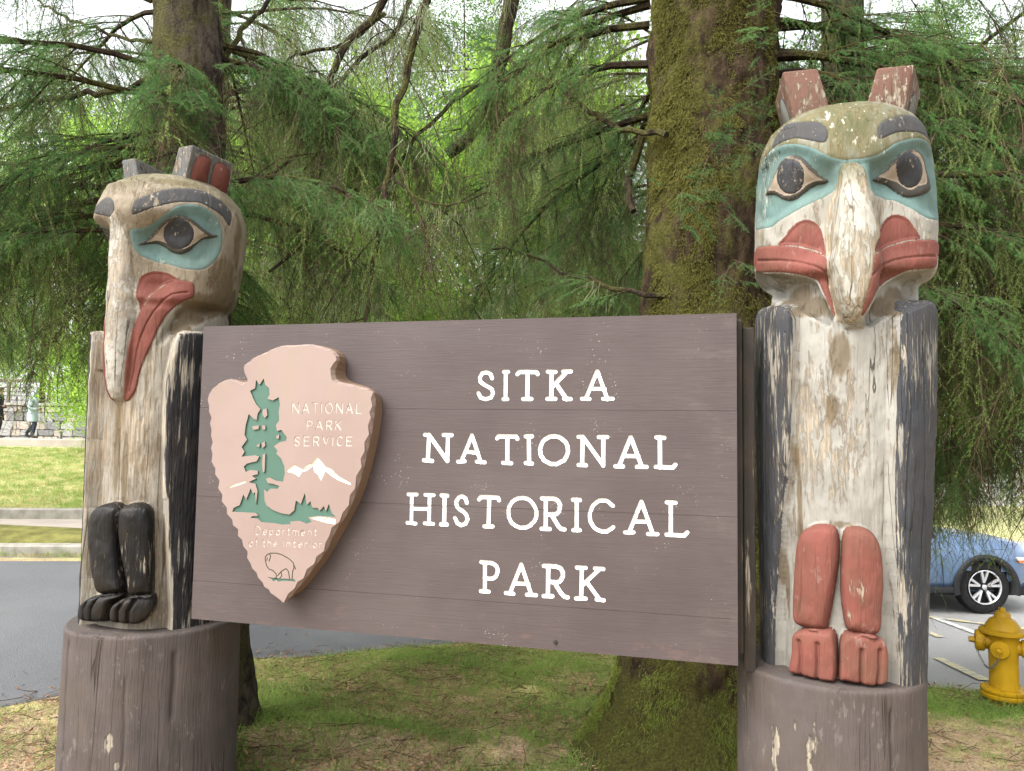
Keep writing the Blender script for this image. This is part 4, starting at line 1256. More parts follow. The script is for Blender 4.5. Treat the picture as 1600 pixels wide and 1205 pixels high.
M_GROUND, M_ASPH = ground_mat(), asphalt_mat()
gx = axis(-90, -5.2, 6.2, 90, 0.045, 1.10)
gy = axis(-8, 3.2, 8.2, 150, 0.045, 1.055)
X, Y = np.meshgrid(gx, gy)
xs, ys = X.ravel(), Y.ravel()
hz = gh(xs, ys)
Pq = np.stack([xs, ys, 0*xs], 1)
Px = 800 + FOC*xs/np.maximum(ys, 0.5)
green = 0.0*xs
for cx, cy_, rx, ry, q in ((-1.75,5.4,.45,.45,1),(-1.25,5.05,.5,.25,.9),(-0.7,4.95,.45,.15,.6),(0.1,4.8,.4,.15,.5),(0.7,5.3,.5,.35,.5),(0.35,6.6,.9,.35,.35),(-0.5,6.7,.7,.3,.3),(-1.9,4.55,.4,.3,1),(3.3,5.9,1.2,.30,1),(4.2,5.55,.5,.3,1),(-0.3,5.6,.25,.2,.5),(0.5,4.4,.8,.18,.8),(-0.4,4.5,.4,.2,.7)):
    green = np.maximum(green, q*np.exp(-((xs-cx)/rx)**2-((ys-cy_)/ry)**2))
lawn = np.maximum(smooth((ys-9.15)/0.2)*(xs < -2.0), smooth((ys-19.2)/0.3)*(xs > -2))
turf = np.clip(0.9*np.exp(-((xs+0.9)/1.4)**2-((ys-6.0)/0.9)**2) + 0.5*np.exp(-((xs-0.2)/2)**2-((ys-6.5)/.7)**2) + 0.8*np.exp(-((xs-3.5)/1.4)**2-((ys-6.1)/.4)**2) + .3, 0, 1)
I = np.arange(len(xs)).reshape(X.shape)
F = np.stack([I[:-1,:-1], I[:-1,1:], I[1:,1:], I[1:,:-1]], -1).reshape(-1, 4)
tag(mesh_np('ground', np.stack([xs, ys, hz], 1), F, M_GROUND, None, True, attrs={'green': green, 'lawn': lawn, 'turf': turf}), kind='structure')

# asphalt: a sheet of its own just above the sunk ground
rx_, ry_ = axis(-13.5, -5, 6, 25, 0.25, 1.1), axis(3.3, 5, 10.5, 19.4, 0.12, 1.08)
P_, T_, C_ = tri_fill([ROADS])
X, Y = np.meshgrid(rx_, ry_)
gp = np.stack([X.ravel(), Y.ravel()], 1)
gp = gp[sdf(gp, ROADS, 0.5)[0] < -0.1]
V = [Vector((float(a), float(b))) for a, b in ROADS] + [Vector((float(a), float(b))) for a, b in gp]
E = [(i, (i+1) % len(ROADS)) for i in range(len(ROADS))]
r = delaunay_2d_cdt(V, E, [], 0, 1e-5)
P2 = np.array([(v.x, v.y) for v in r[0]]); T2 = np.array([tuple(t) for t in r[2]])
T2 = T2[inside(P2[T2].mean(1), ROADS)]
# ragged edge
dd, _ = sdf(P2, ROADS, 0.5)
zz = base_h(P2[:, 0], P2[:, 1]) + 0.004 + 0.006*vnoise(np.stack([P2[:,0], P2[:,1], 0*P2[:,0]], 1), 0.8, 9, 2)
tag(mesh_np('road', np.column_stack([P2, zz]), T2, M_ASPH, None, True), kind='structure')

M_CONC = plain('weathered_concrete', (0.24, 0.225, 0.195), 0.85, 0.2, var=0.25, scale=6)
M_MOSSY = plain('mossy_bank', (0.13, 0.125, 0.04), 0.95, 0.1, var=0.4, scale=5)
M_PALEPATH = plain('pale_path', (0.32, 0.28, 0.245), 0.9, 0.2, var=0.12, scale=3)
def sweep(name, line, prof, mat, kind='structure', swell=(1, 1)):
    """a profile (offset across, height) swept along a ground line"""
    L = np.asarray(line, float)
    Vq, Fq = [], []
    m = len(prof)
    for i, p in enumerate(L):
        t = L[min(i+1, len(L)-1)] - L[max(i-1, 0)]
        t = t/np.linalg.norm(t)
        nrm = np.array([-t[1], t[0]])
        for a, b in prof:
            q = p + nrm*a
            Vq.append((q[0], q[1], float(base_h(p[0], p[1])) + b*((swell[0]+(swell[1]-swell[0])*i/(len(L)-1)) if b > 0.01 else 1)))
    for i in range(len(L)-1):
        for k in range(m-1):
            Fq.append((i*m+k, (i+1)*m+k, (i+1)*m+k+1, i*m+k+1))
    Fq += [tuple(range(m)), tuple(range((len(L)-1)*m+m-1, (len(L)-1)*m-1, -1))]
    o = mesh_np(name, Vq, Fq, mat, None, False)
    return tag(o, kind=kind)
def line_pts(x0, x1, y0, y1, n=60):
    return [(x0+(x1-x0)*k/n, y0+(y1-y0)*k/n) for k in range(n+1)]
KP = [(0,-0.3),(0,0.135),(0.02,0.155),(0.15,0.16),(0.155,-0.3)]
sweep('kerb', line_pts(-14, -3.6, 8.72, 9.42), KP, M_CONC)
sweep('moss_verge', line_pts(-14, -3.4, 8.885, 9.585), [(0,-.3),(0,0.13),(0.35,0.24),(0.8,0.26),(1.5,0.02),(1.5,-.3)], M_MOSSY, swell=(2.3, .55))
sweep('path', line_pts(-14, -3.4, 10.25, 11.0), [(-.2,-.3),(-.2,0.09),(1.0,0.105),(1.0,-.3)], M_PALEPATH)
sweep('kerb', line_pts(-16, -3.4, 11.3, 12.1), [(0,-.3),(0,0.17),(0.02,0.185),(0.14,0.19),(0.145,-.3)], M_CONC)
sweep('pavement', line_pts(-34, -6, 26.3, 26.9, 40), [(0,-.5),(0,0.26),(0.03,0.285),(3.0,0.30),(3.0,-.5)], M_PALEPATH)

# painted bay markings on the parking area
M_LINE = chipped('worn_yellow_line_paint', (0.52, 0.46, 0.27), (0.30, 0.295, 0.28), 0.85, 14, 0.7)
M_LINEW = chipped('worn_white_line_paint', (0.60, 0.59, 0.55), (0.30, 0.295, 0.28), 0.8, 18, 0.7)
for (a, b, wd, mt) in (((1432,962),(1600,984),.11,M_LINE), ((1462,968),(1530,993),.11,M_LINEW), ((1432,981),(1470,998),.11,M_LINE), ((1466,1031),(1540,1066),.11,M_LINE)):
    p, q = ground_px(*a), ground_px(*b)
    t = (q-p)[:2]; Ln = np.linalg.norm(t); t = t/Ln
    nr = np.array([-t[1], t[0]])*wd/2
    n = 14
    V, F = [], []
    for k in range(n+1):
        c = p[:2] + t*Ln*k/n
        for s in (-1, 1):
            e = c + nr*s
            V.append((e[0], e[1], float(base_h(e[0], e[1])) + 0.018))
    F = [(2*k, 2*k+1, 2*k+3, 2*k+2) for k in range(n)]
    tag(mesh_np('painted_line', V, F, mt, None, False), kind='structure')
# ------------------------------------------------------------------ plant materials
def leaf_mat(name, dark, light, tip=None, trans=0.25, scale=0.9, rough=0.6):
    m = Mat(name)
    P = m.world()
    big = m.noise(scale, 3, 0.6, P)
    fine = m.noise(9.0, 3, 0.6, P)
    k = m.math('ADD', m.math('MULTIPLY', big, 0.6), m.math('MULTIPLY', m.rnd(), 0.22))
    k = m.math('ADD', k, m.math('MULTIPLY', fine, 0.2))
    c = m.mix(m.step(k, 0.32, 0.72), dark, light)
    if tip: c = m.mix(m.math('MULTIPLY', m.step(m.attr('tip'), 0.55, 1.0), 0.8), c, tip)
    return m.done(c, rough, 0.12, 0.0, trans)

M_NEEDLE = leaf_mat('spruce_needles', (0.055, 0.155, 0.045), (0.135, 0.29, 0.08), (0.27, 0.45, 0.11), 0.5)
M_NEEDLE2 = leaf_mat('pale_hanging_needles', (0.17, 0.285, 0.065), (0.32, 0.455, 0.12), (0.38, 0.50, 0.15), 0.55)
M_LICHEN = leaf_mat('beard_lichen', (0.15, 0.17, 0.09), (0.26, 0.29, 0.17), None, 0.4)
M_TWIG = plain('brown_twig', (0.085, 0.058, 0.038), 0.9, 0.1, var=0.35, scale=7)
M_BROAD = leaf_mat('bright_broad_leaves', (0.19, 0.33, 0.045), (0.38, 0.56, 0.11), None, 0.55, 0.35)
M_FAR = leaf_mat('far_conifer_leaves', (0.08, 0.15, 0.045), (0.17, 0.27, 0.09), None, 0.45, 0.25)
M_GRASS = leaf_mat('grass_blades', (0.13, 0.24, 0.045), (0.27, 0.39, 0.09), (0.36, 0.43, 0.14), 0.45, 1.2)
M_DRY = leaf_mat('dry_grass_blades', (0.29, 0.255, 0.09), (0.50, 0.44, 0.20), None, 0.3, 1.2)
M_MOSS = leaf_mat('trunk_moss', (0.054, 0.055, 0.011), (0.125, 0.118, 0.028), (0.19, 0.18, 0.05), 0.25, 1.6, 0.9)
M_MOSSG = leaf_mat('green_root_moss', (0.095, 0.125, 0.022), (0.20, 0.245, 0.05), (0.26, 0.31, 0.07), 0.3, 2.0, 0.9)
M_DEBRIS = plain('fallen_needles', (0.32, 0.225, 0.14), 0.9, 0.1, var=0.5, scale=15)

def bark_mat(name, moss, dark, bark):
    m = Mat(name)
    P = m.world()
    v = m.world((1, 1, 0.45))
    a = m.noise(3.2, 7, 0.65, P)
    b = m.noise(16.0, 7, 0.7, v)
    f = m.noise(70.0, 5, 0.7, P)
    bk = m.mix(m.step(b, 0.35, 0.65), dark, bark)
    ms = m.mix(m.step(f, 0.35, 0.65), tuple(x*0.6 for x in moss), tuple(x*1.35 for x in moss))
    k = m.math('ADD', m.math('MULTIPLY', a, 0.6), m.math('MULTIPLY', b, 0.4))
    k = m.math('ADD', k, m.attr('mossy'))
    c = m.mix(m.step(k, 0.45, 0.58), bk, ms)
    m.bump(m.math('ADD', m.math('MULTIPLY', b, 1.4), f), 1.0, 0.03)
    return m.done(c, 0.95, 0.1)
M_MOSSBARK = bark_mat('mossy_bark', (0.072, 0.070, 0.018), (0.024, 0.016, 0.010), (0.08, 0.052, 0.032))
M_BARK = bark_mat('dark_bark', (0.075, 0.070, 0.025), (0.024, 0.018, 0.014), (0.13, 0.105, 0.08))
M_LIMB = bark_mat('limb_bark', (0.075, 0.072, 0.022), (0.020, 0.014, 0.010), (0.055, 0.038, 0.026))

# ------------------------------------------------------------------ little sprigs, used many times over
class Sprig:
    def __init__(s): s.V, s.F, s.T, s.M = [], [], [], []
    def needle(s, p, d, L, wd, tip=0.0, mi=0):
        d = d.normalized()
        sd = d.cross(Vector((random.gauss(0,1), random.gauss(0,1), random.gauss(0,1)))).normalized()*wd/2
        n = len(s.V)
        s.V += [p - sd, p + sd, p + d*L]
        s.T += [tip*0.6, tip*0.6, tip]
        s.F.append((n, n+1, n+2)); s.M.append(mi)
    def blade(s, pts, wd, mi=0, tip=0.0):
        n = len(s.V)
        for i, p in enumerate(pts):
            t = (pts[min(i+1, len(pts)-1)] - pts[max(i-1, 0)]).normalized()
            sd = t.cross(Vector((random.gauss(0,.5)+1, random.gauss(0,1), 0.2))).normalized()*wd/2*(1-0.85*i/(len(pts)-1))
            s.V += [p - sd, p + sd]; s.T += [tip*i/(len(pts)-1)]*2
        for i in range(len(pts)-1):
            s.F.append((n+2*i, n+2*i+1, n+2*i+3, n+2*i+2)); s.M.append(mi)
    def stem(s, pts, r0, r1, mi=1):
        n = len(s.V)
        for i, p in enumerate(pts):
            t = (pts[min(i+1, len(pts)-1)] - pts[max(i-1, 0)]).normalized()
            a = t.orthogonal().normalized(); b = t.cross(a)
            r = r0 + (r1-r0)*i/(len(pts)-1)
            for k in range(3):
                an = 2.0944*k
                s.V.append(p + (a*math.cos(an) + b*math.sin(an))*r); s.T.append(0)
        for i in range(len(pts)-1):
            for k in range(3):
                s.F.append((n+3*i+k, n+3*i+(k+1) % 3, n+3*i+3+(k+1) % 3, n+3*i+3+k)); s.M.append(mi)
    def build(s, name, mats):
        o = mesh_np(name, [v[:] for v in s.V], s.F, None, None, True, False, {'tip': s.T})
        for m in mats: o.data.materials.append(m)
        o.data.polygons.foreach_set('material_index', np.array(s.M, dtype=np.int32))
        return o

def needled(s, pts, dens, L, wd, spread=0.9, tipgrow=True, gravity=0.0):
    """needles all round a twig"""
    tot = 0
    for i in range(len(pts)-1):
        a, b = pts[i], pts[i+1]
        t = (b-a); ln = t.length; t.normalize()
        for k in range(max(1, int(ln/dens))):
            p = a + (b-a)*random.random()
            side = Vector((random.gauss(0,1), random.gauss(0,1), random.gauss(0,0.6)))
            side = (side - t*side.dot(t)).normalized()
            d = t*random.uniform(0.5, 0.9) + side*spread + Vector((0, 0, -gravity))
            fr = (i + k/max(1, ln/dens))/(len(pts)-1)
            s.needle(p, d, L*random.uniform(0.75, 1.15), wd, fr if tipgrow else 0.3)

def curve_pts(p, d, L, n, droop, jit=0.0):
    out = [p.copy()]
    d = d.normalized()
    for i in range(n):
        d = (d + Vector((random.gauss(0, jit), random.gauss(0, jit), random.gauss(0, jit) - droop/n))).normalized()
        out.append(out[-1] + d*L/n)
    return out

def spray_proto(k, dense=1.0):
    """a leafy spruce branchlet, 0.42 m, lying along +X with side twigs in two ranks"""
    random.seed(100+k)
    s = Sprig()
    main = curve_pts(Vector((0,0,0)), Vector((1,0,0.06)), 0.42, 7, 0.35, 0.03)
    s.stem(main, 0.0032, 0.001)
    needled(s, main[2:], 0.0026/dense, 0.019, 0.0024, 0.75, True)
    for i in range(1, 7):
        for sg in (-1, 1):
            if random.random() < 0.1: continue
            L = 0.17*(1 - i/8.5)*random.uniform(0.8, 1.2)
            tw = curve_pts(main[i].lerp(main[i+1] if i < 7 else main[i], random.random()*0.6), Vector((0.75, sg*0.8, random.uniform(-0.25, 0.1))), L, 3, 0.3, 0.05)
            s.stem(tw, 0.0016, 0.0006)
            needled(s, tw, 0.0028/dense, 0.018, 0.0023, 0.75)
            if L > 0.10:
                t2 = curve_pts(tw[1], Vector((0.95, sg*0.25, -0.2)), L*0.5, 2, 0.3, 0.05)
                needled(s, t2, 0.003/dense, 0.017, 0.0023, 0.75)
    return s.build('sprig', [M_NEEDLE, M_TWIG])

def hang_proto(k):
    """a long weeping twig, 0.6 m, hanging along -Z"""
    random.seed(200+k)
    s = Sprig()
    main = curve_pts(Vector((0,0,0)), Vector((0.25,0,-1)), 0.62, 8, 0.2, 0.07)
    s.stem(main, 0.0026, 0.0008)
    needled(s, main, 0.0042, 0.0145, 0.0025, 0.85, True, 0.25)
    for i in range(1, 8):
        for q in range(2):
            if random.random() < 0.25: continue
            a = random.uniform(0, 6.28)
            L = random.uniform(0.08, 0.24)
            tw = curve_pts(main[i], Vector((math.cos(a)*0.8, math.sin(a)*0.8, -0.6)), L, 4, 0.9, 0.08)
            s.stem(tw, 0.0014, 0.0006)
            needled(s, tw, 0.0036, 0.014, 0.0025, 0.85, True, 0.25)
    return s.build('sprig', [M_NEEDLE2, M_TWIG])

def lichen_proto(k):
    random.seed(300+k)
    s = Sprig()
    for i in range(15):
        p = Vector((random.gauss(0, .05), random.gauss(0, .05), random.uniform(-.06, .02)))
        pts = curve_pts(p, Vector((random.gauss(0,.25), random.gauss(0,.25), -1)), random.uniform(0.06, 0.24), 5, 0.4, 0.14)
        s.blade(pts, random.uniform(0.003, 0.007))
    return s.build('sprig', [M_LICHEN, M_TWIG])

def bare_proto(k):
    random.seed(400+k)
    s = Sprig()
    main = curve_pts(Vector((0,0,0)), Vector((0.6,0,-0.8)), 0.9, 8, 0.5, 0.10)
    s.stem(main, 0.0045, 0.0012)
    for i in range(1, 8):
        for q in range(2):
            a = random.uniform(0, 6.28)
            tw = curve_pts(main[i], Vector((math.cos(a), math.sin(a), -0.7)), random.uniform(0.1, 0.4), 5, 0.6, 0.15)
            s.stem(tw, 0.0022, 0.0008)
            for r_ in range(2):
                t2 = curve_pts(tw[2+r_], Vector((random.gauss(0,1), random.gauss(0,1), -0.6)), random.uniform(0.06, 0.18), 3, 0.5, 0.15)
                s.stem(t2, 0.0013, 0.0006)
    return s.build('sprig', [M_TWIG, M_TWIG])

def broad_proto(k, mat, n=56, R=0.42, sz=0.085):
    random.seed(500+k)
    s = Sprig()
    for i in range(n):
        p = Vector((random.gauss(0, R*.5), random.gauss(0, R*.5), random.gauss(0, R*.38)))
        d = Vector((random.gauss(0,1), random.gauss(0,1), random.gauss(-.3,.7))).normalized()
        sd = d.cross(Vector((random.gauss(0,.4), random.gauss(0,.4), 1))).normalized()
        L = sz*random.uniform(.6, 1.3)
        q = len(s.V)
        s.V += [p, p + d*L*.45 + sd*L*.32, p + d*L, p + d*L*.45 - sd*L*.32]; s.T += [0]*4
        s.F.append((q, q+1, q+2, q+3)); s.M.append(0)
    return s.build('sprig', [mat])

def tuft_proto(k, mat, n, h, spread, wd):
    random.seed(600+k)
    s = Sprig()
    for i in range(n):
        p = Vector((random.gauss(0, spread), random.gauss(0, spread), -0.01))
        pts = curve_pts(p, Vector((random.gauss(0,.35), random.gauss(0,.35), 1)), h*random.uniform(.5, 1.2), 4, 0.8, 0.12)
        s.blade(pts, wd, 0, 1.0)
    return s.build('tuft', [mat])

def mosstuft_proto(k, mat=None):
    """a beard of moss standing out from +X and hanging"""
    random.seed(700+k)
    s = Sprig()
    for i in range(22):
        p = Vector((-0.004, random.gauss(0, .018), random.gauss(0, .018)))
        pts = curve_pts(p, Vector((1, random.gauss(0,.5), random.gauss(-.2,.4))), random.uniform(.008, .034), 3, 1.6, 0.15)
        s.blade(pts, random.uniform(.0025, .005), 0, 1.0)
    return s.build('tuft', [mat or M_MOSS])

def debris_proto(k):
    random.seed(800+k)
    s = Sprig()
    for i in range(26):
        p = Vector((random.gauss(0,.07), random.gauss(0,.07), random.uniform(0.001,.006)))
        d = Vector((random.gauss(0,1), random.gauss(0,1), random.gauss(0,.12)))
        s.needle(p, d, random.uniform(.015,.05), random.uniform(.002,.005))
    return s.build('tuft', [M_DEBRIS])

SPRAY = [spray_proto(k) for k in range(4)]
HANG = [hang_proto(k) for k in range(4)]
LICH = [lichen_proto(k) for k in range(3)]
BARE = [bare_proto(k) for k in range(3)]
BROAD = [broad_proto(k, M_BROAD) for k in range(3)]
FARL = [broad_proto(10+k, M_FAR, 60, 0.55, 0.10) for k in range(3)]
SPR_ALL = SPRAY + HANG + LICH + BARE          # indices 0-3, 4-7, 8-10, 11-13

def scatter(name, pts, rots, scl, idx, protos, parent=None, kind='stuff'):
    """one object that carries many small sprigs: geometry nodes place them on its points"""
    n = len(pts)
    me = bpy.data.meshes.new(name)
    me.vertices.add(n)
    me.vertices.foreach_set('co', np.asarray(pts, dtype=np.float32).ravel())
    for an, ty, av, key in (('rot', 'FLOAT_VECTOR', rots, 'vector'), ('scl', 'FLOAT', scl, 'value'), ('idx', 'INT', idx, 'value')):
        a = me.attributes.new(an, ty, 'POINT')
        a.data.foreach_set(key, np.asarray(av, dtype=np.int32 if ty == 'INT' else np.float32).ravel())
    o = bpy.data.objects.new(name, me)
    COL.objects.link(o)
    if parent is not None: o.parent = parent
    g = bpy.data.node_groups.new(name, 'GeometryNodeTree')
    g.interface.new_socket('Geometry', in_out='INPUT', socket_type='NodeSocketGeometry')
    g.interface.new_socket('Geometry', in_out='OUTPUT', socket_type='NodeSocketGeometry')
    N = g.nodes.new
    gi, go = N('NodeGroupInput'), N('NodeGroupOutput')
    iop, gti = N('GeometryNodeInstanceOnPoints'), N('GeometryNodeGeometryToInstance')
    iop.inputs['Pick Instance'].default_value = True
    for p in reversed(protos):
        oi = N('GeometryNodeObjectInfo')
        oi.inputs['Object'].default_value = p
        oi.inputs['As Instance'].default_value = False
        g.links.new(oi.outputs['Geometry'], gti.inputs[0])
    def na(nm, ty):
        q = N('GeometryNodeInputNamedAttribute')
        q.data_type = ty
        q.inputs['Name'].default_value = nm
        return next(s for s in q.outputs if s.enabled and s.name == 'Attribute')
    g.links.new(gi.outputs[0], iop.inputs['Points'])
    g.links.new(gti.outputs[0], iop.inputs['Instance'])
    g.links.new(na('idx', 'INT'), iop.inputs['Instance Index'])
    g.links.new(na('rot', 'FLOAT_VECTOR'), iop.inputs['Rotation'])
    g.links.new(na('scl', 'FLOAT'), iop.inputs['Scale'])
    g.links.new(iop.outputs[0], go.inputs[0])
    md = o.modifiers.new('scatter', 'NODES')
    md.node_group = g
    return tag(o, kind=kind)

class Cloud:
    def __init__(s): s.p, s.r, s.s, s.i = [], [], [], []
    def put(s, p, eul, sc, i):
        s.p.append(tuple(p)); s.r.append(tuple(eul)); s.s.append(sc); s.i.append(i)
    def along(s, p, d, sc, i, roll=None):
        """sprig whose +X points along d, its flat side roughly level"""
        d = d.normalized()
        up = Vector((random.gauss(0,.25), random.gauss(0,.25), 1))
        y = up.cross(d)
        if y.length < 1e-3: y = Vector((0,1,0))
        y.normalize(); z = d.cross(y)
        M = Matrix((d, y, z)).transposed()
        if roll: M = M @ Matrix.Rotation(roll, 3, 'X')
        s.put(p, M.to_euler(), sc, i)
    def hang(s, p, sc, i):
        s.put(p, (random.gauss(0,.16), random.gauss(0,.16), random.uniform(0, 6.28)), sc, i)

def trunk(name, parent, cx, cy_, lean, z0, z1, rad, mat, amp=0.03, nth=72, dz=0.06, mossy=None, seed=1):
    zs = np.concatenate([np.arange(z0, min(5.5, z1), dz), np.arange(min(5.5, z1), z1+0.01, 0.4)])
    th = np.linspace(0, 2*math.pi, nth, endpoint=False)
    T, Z = np.meshgrid(th, zs)
    T, Z = T.ravel(), Z.ravel()
    Q = np.stack([np.cos(T), np.sin(T), Z*0.55], 1)
    r = rad(T, Z)
    r = r*(1 + 0.10*vnoise(Q, 1.3, seed, 2)) + amp*vnoise(np.stack([np.cos(T)*r*6, np.sin(T)*r*6, Z*3.2], 1), 1.0, seed+1, 3) + amp*0.6*np.abs(vnoise(np.stack([np.cos(T)*r*18, np.sin(T)*r*18, Z*7], 1), 1.0, seed+2, 2))
    V = np.stack([cx + lean[0]*Z + r*np.cos(T), cy_ + lean[1]*Z + r*np.sin(T), Z], 1)
    I = np.arange(len(T)).reshape(len(zs), nth); J = np.roll(I, -1, 1)
    F = np.stack([I[:-1], J[:-1], J[1:], I[1:]], -1).reshape(-1, 4)
    return mesh_np(name, V, F, mat, parent, True, attrs={'mossy': np.full(len(V), 0.0) if mossy is None else mossy(T, Z)})

def tree_root(x, y, label, cat='tree', group=None, name='spruce_tree'):
    e = empty(name, (0, 0, 0), 0, label, cat, group)
    return e

def limb(parent, pts, r0, r1, mat=None, n=7, jit=0.012):
    """a bough as a tube; returns its centre line"""
    P = [Vector(p) for p in pts]
    # refine
    L = []
    for i in range(len(P)-1):
        a, b, c, d = P[max(i-1,0)], P[i], P[i+1], P[min(i+2, len(P)-1)]
        k = max(2, int((c-b).length/0.10))
        for j in range(k):
            t = j/k
            L.append(0.5*((2*b)+(c-a)*t+(2*a-5*b+4*c-d)*t*t+(3*b-a-3*c+d)*t**3) + Vector((random.gauss(0,jit), random.gauss(0,jit), random.gauss(0,jit))))
    L.append(P[-1])
    m = MB()
    m.tube(L, [r0+(r1-r0)*(i/(len(L)-1))**0.8*1.0 for i in range(len(L))], n)
    m.build('branch', mat or M_LIMB, parent, True)
    return L

def bough(parent, cl, start, d, length, droop, r0, side=0.55, spray=1.0, hang=0.6, lich=0.3, bare=0.15, step=0.10, scl=1.0, tube=True):
    """a spruce bough: drooping limb, side shoots in two ranks, leafy sprigs at their ends, weeping twigs below"""
    d = Vector(d).normalized()
    pts = curve_pts(Vector(start), d, length, max(5, int(length/0.22)), droop, 0.07)
    if tube:
        m = MB(); m.tube(pts, [max(0.003, r0*(1-i/len(pts))) for i in range(len(pts))], 6)
        m.build('branch', M_LIMB, parent, True)
    tw = MB()
    n = len(pts)-1
    tot = int(length/step)
    for k in range(tot):
        f = (k+0.5+random.uniform(-.4,.4))/tot
        if f < 0.12: continue
        i = min(n-1, int(f*n)); p = pts[i].lerp(pts[i+1], f*n-i)
        t = (pts[i+1]-pts[i]).normalized()
        sg = 1 if k % 2 else -1
        sd = t.cross(Vector((0,0,1))).normalized()*sg
        L = side*length*0.35*(1-0.75*f)*random.uniform(.6,1.25)+0.08
        q = curve_pts(p, t*0.7+sd*0.9+Vector((0,0,random.uniform(-.25,.1))), L, 4, 0.45, 0.08)
        tw.tube(q, [.006,.005,.004,.003,.002], 4, False)
        for j in range(1, 5):
            if random.random() < spray:
                cl.along(q[j-1], (q[j]-q[j-1])+Vector((random.gauss(0,.02), random.gauss(0,.02), -.02)), scl*random.uniform(.55,.95), random.randrange(4), random.gauss(0,.3))
                if random.random() < .6*spray:
                    cl.along(q[j-1], (q[j]-q[j-1]).normalized()+sd.cross(t)*random.gauss(0,.3)+t*random.uniform(-.6,.8), scl*random.uniform(.4,.7), random.randrange(4), random.gauss(0,.3))
            if random.random() < hang: cl.hang(q[j], scl*random.uniform(.5,1.2), 4+random.randrange(4))
            if random.random() < lich: cl.hang(q[j], random.uniform(.6,1.3), 8+random.randrange(3))
            if random.random() < bare: cl.hang(q[j], random.uniform(.5,1.0), 11+random.randrange(3))
    if spray: cl.along(pts[-2], pts[-1]-pts[-2], scl, 0)
    if tw.V:
        tag(tw.build('twig', M_LIMB, parent, True), kind='stuff')
    return pts

# ------------------------------------------------------------------ the big mossy spruce behind the sign
random.seed(21)
T1 = at_depth(1103, 690, 4.85)
tR = tree_root(T1[0], T1[1], 'huge moss covered spruce trunk behind the sign, between sign and the red-eared pole')
def radR(T, Z):
    lob = 1 + 0.30*np.cos(3*T+0.6) + 0.22*np.cos(5*T+2.0)
    return 0.415 - 0.006*np.clip(Z, 0, 12) + (0.42*np.exp(-np.maximum(Z,-.2)/0.33)*lob + 0.10*np.exp(-np.maximum(Z,-.2)/1.1))
def mossR(T, Z):
    return 0.05*np.cos(T-3.4) + 0.08*np.exp(-np.maximum(Z, 0)/0.6) - 0.02
trunk('trunk', tR, T1[0], T1[1], (0.012, 0), -0.35, 15, radR, M_MOSSBARK, 0.062, 150, 0.035, mossR, 31)
mt = Cloud()
mprot = [mosstuft_proto(k) for k in range(4)] + [mosstuft_proto(10+k, M_MOSSG) for k in range(2)]
for k in range(15000):
    z = random.uniform(-0.1, 4.9) if k > 3500 else random.uniform(-.15, .8)
    a = random.uniform(2.5, 6.4)
    r = float(radR(np.array([a]), np.array([z]))[0])
    q = np.array([[math.cos(a), math.sin(a), z*0.55]])
    if vnoise(np.array([[math.cos(a)*2.2, math.sin(a)*2.2, z*1.3]]), 1.0, 77, 3)[0] + 0.18*math.cos(a-3.6) < -0.02 + random.gauss(0, .08): continue
    p = (T1[0]+.012*z+(r+0.004)*math.cos(a), T1[1]+(r+0.004)*math.sin(a), z)
    mt.put(p, (random.gauss(0,.3), random.gauss(0,.3), a), random.uniform(.7, 1.5), random.randrange(4) if z > random.gauss(.55,.3) else 4+random.randrange(2))
scatter('moss', mt.p, mt.r, mt.s, mt.i, mprot, tR)

cR = Cloud()
def out_from(cx, cy_, r, az, z):
    return Vector((cx + r*math.cos(az), cy_ + r*math.sin(az), z))
def pl_px(lst):
    return [Vector(at_depth(*q)) for q in lst]
# limbs that can be told apart in the photograph
L = limb(tR, pl_px([(1045,214,4.55),(1008,207,4.7),(953,193,5.0),(911,165,5.3),(843,118,5.7),(760,75,6.1)]), .022, .010)
L2 = limb(tR, pl_px([(1040,462,4.6),(987,451,4.75),(936,444,5.0),(877,423,5.3),(826,398,5.6),(770,390,5.9)]), .018, .007)
L3 = limb(tR, pl_px([(1010,215,4.9),(985,280,4.95),(990,330,4.75)]), .03, .02)
for LL, n_ in ((L, 26), (L2, 22)):
    for k in range(n_):
        i = random.randrange(2, len(LL)-1)
        t = LL[i]-LL[i-1]
        cR.along(LL[i], t.normalized()+Vector((random.gauss(0,.7), random.gauss(0,.5), random.gauss(-.35,.3))), random.uniform(.6,1.1), random.randrange(4))
        if k % 2: cR.hang(LL[i], random.uniform(.5,1.1), random.choice((4,5,6,7,8,9,11,12)))
# boughs
spec = []
for k in range(24):     # right side, over the parking area and behind the right pole
    spec.append((random.uniform(-0.45, 0.75), random.uniform(2.9, 5.0), random.uniform(1.7, 3.4), random.uniform(0.5, 1.0)))
for k in range(9):     # behind
    spec.append((random.uniform(0.6, 2.4), random.uniform(2.4, 5.2), random.uniform(1.8, 3.4), random.uniform(0.6, 1.2)))
for k in range(4):     # left
    spec.append((random.uniform(2.7, 3.3), random.uniform(4.3, 5.2), random.uniform(0.9, 1.8), random.uniform(0.6, 1.2)))
for az, z, ln, dr in spec:
    s = out_from(T1[0], T1[1], .36, az, z)
    bough(tR, cR, s, (math.cos(az), math.sin(az), random.uniform(-.05,.25)), ln, dr, .028, .6, .85, .35, .0, .10)
# small fresh sprigs growing straight from the trunk
for x, y in ((1080,330),(1095,215),(1110,250),(1150,170),(1180,80),(1140,420),(1060,290),(1200,40),(1130,300),(1165,230)):
    for q in range(4):
        p = Vector(at_depth(x+random.gauss(0,12), y+random.gauss(0,12), 4.36))
        cR.along(p, Vector((random.gauss(0,.7), -.8, random.gauss(-.25,.5))), random.uniform(.45,.85), random.randrange(4))
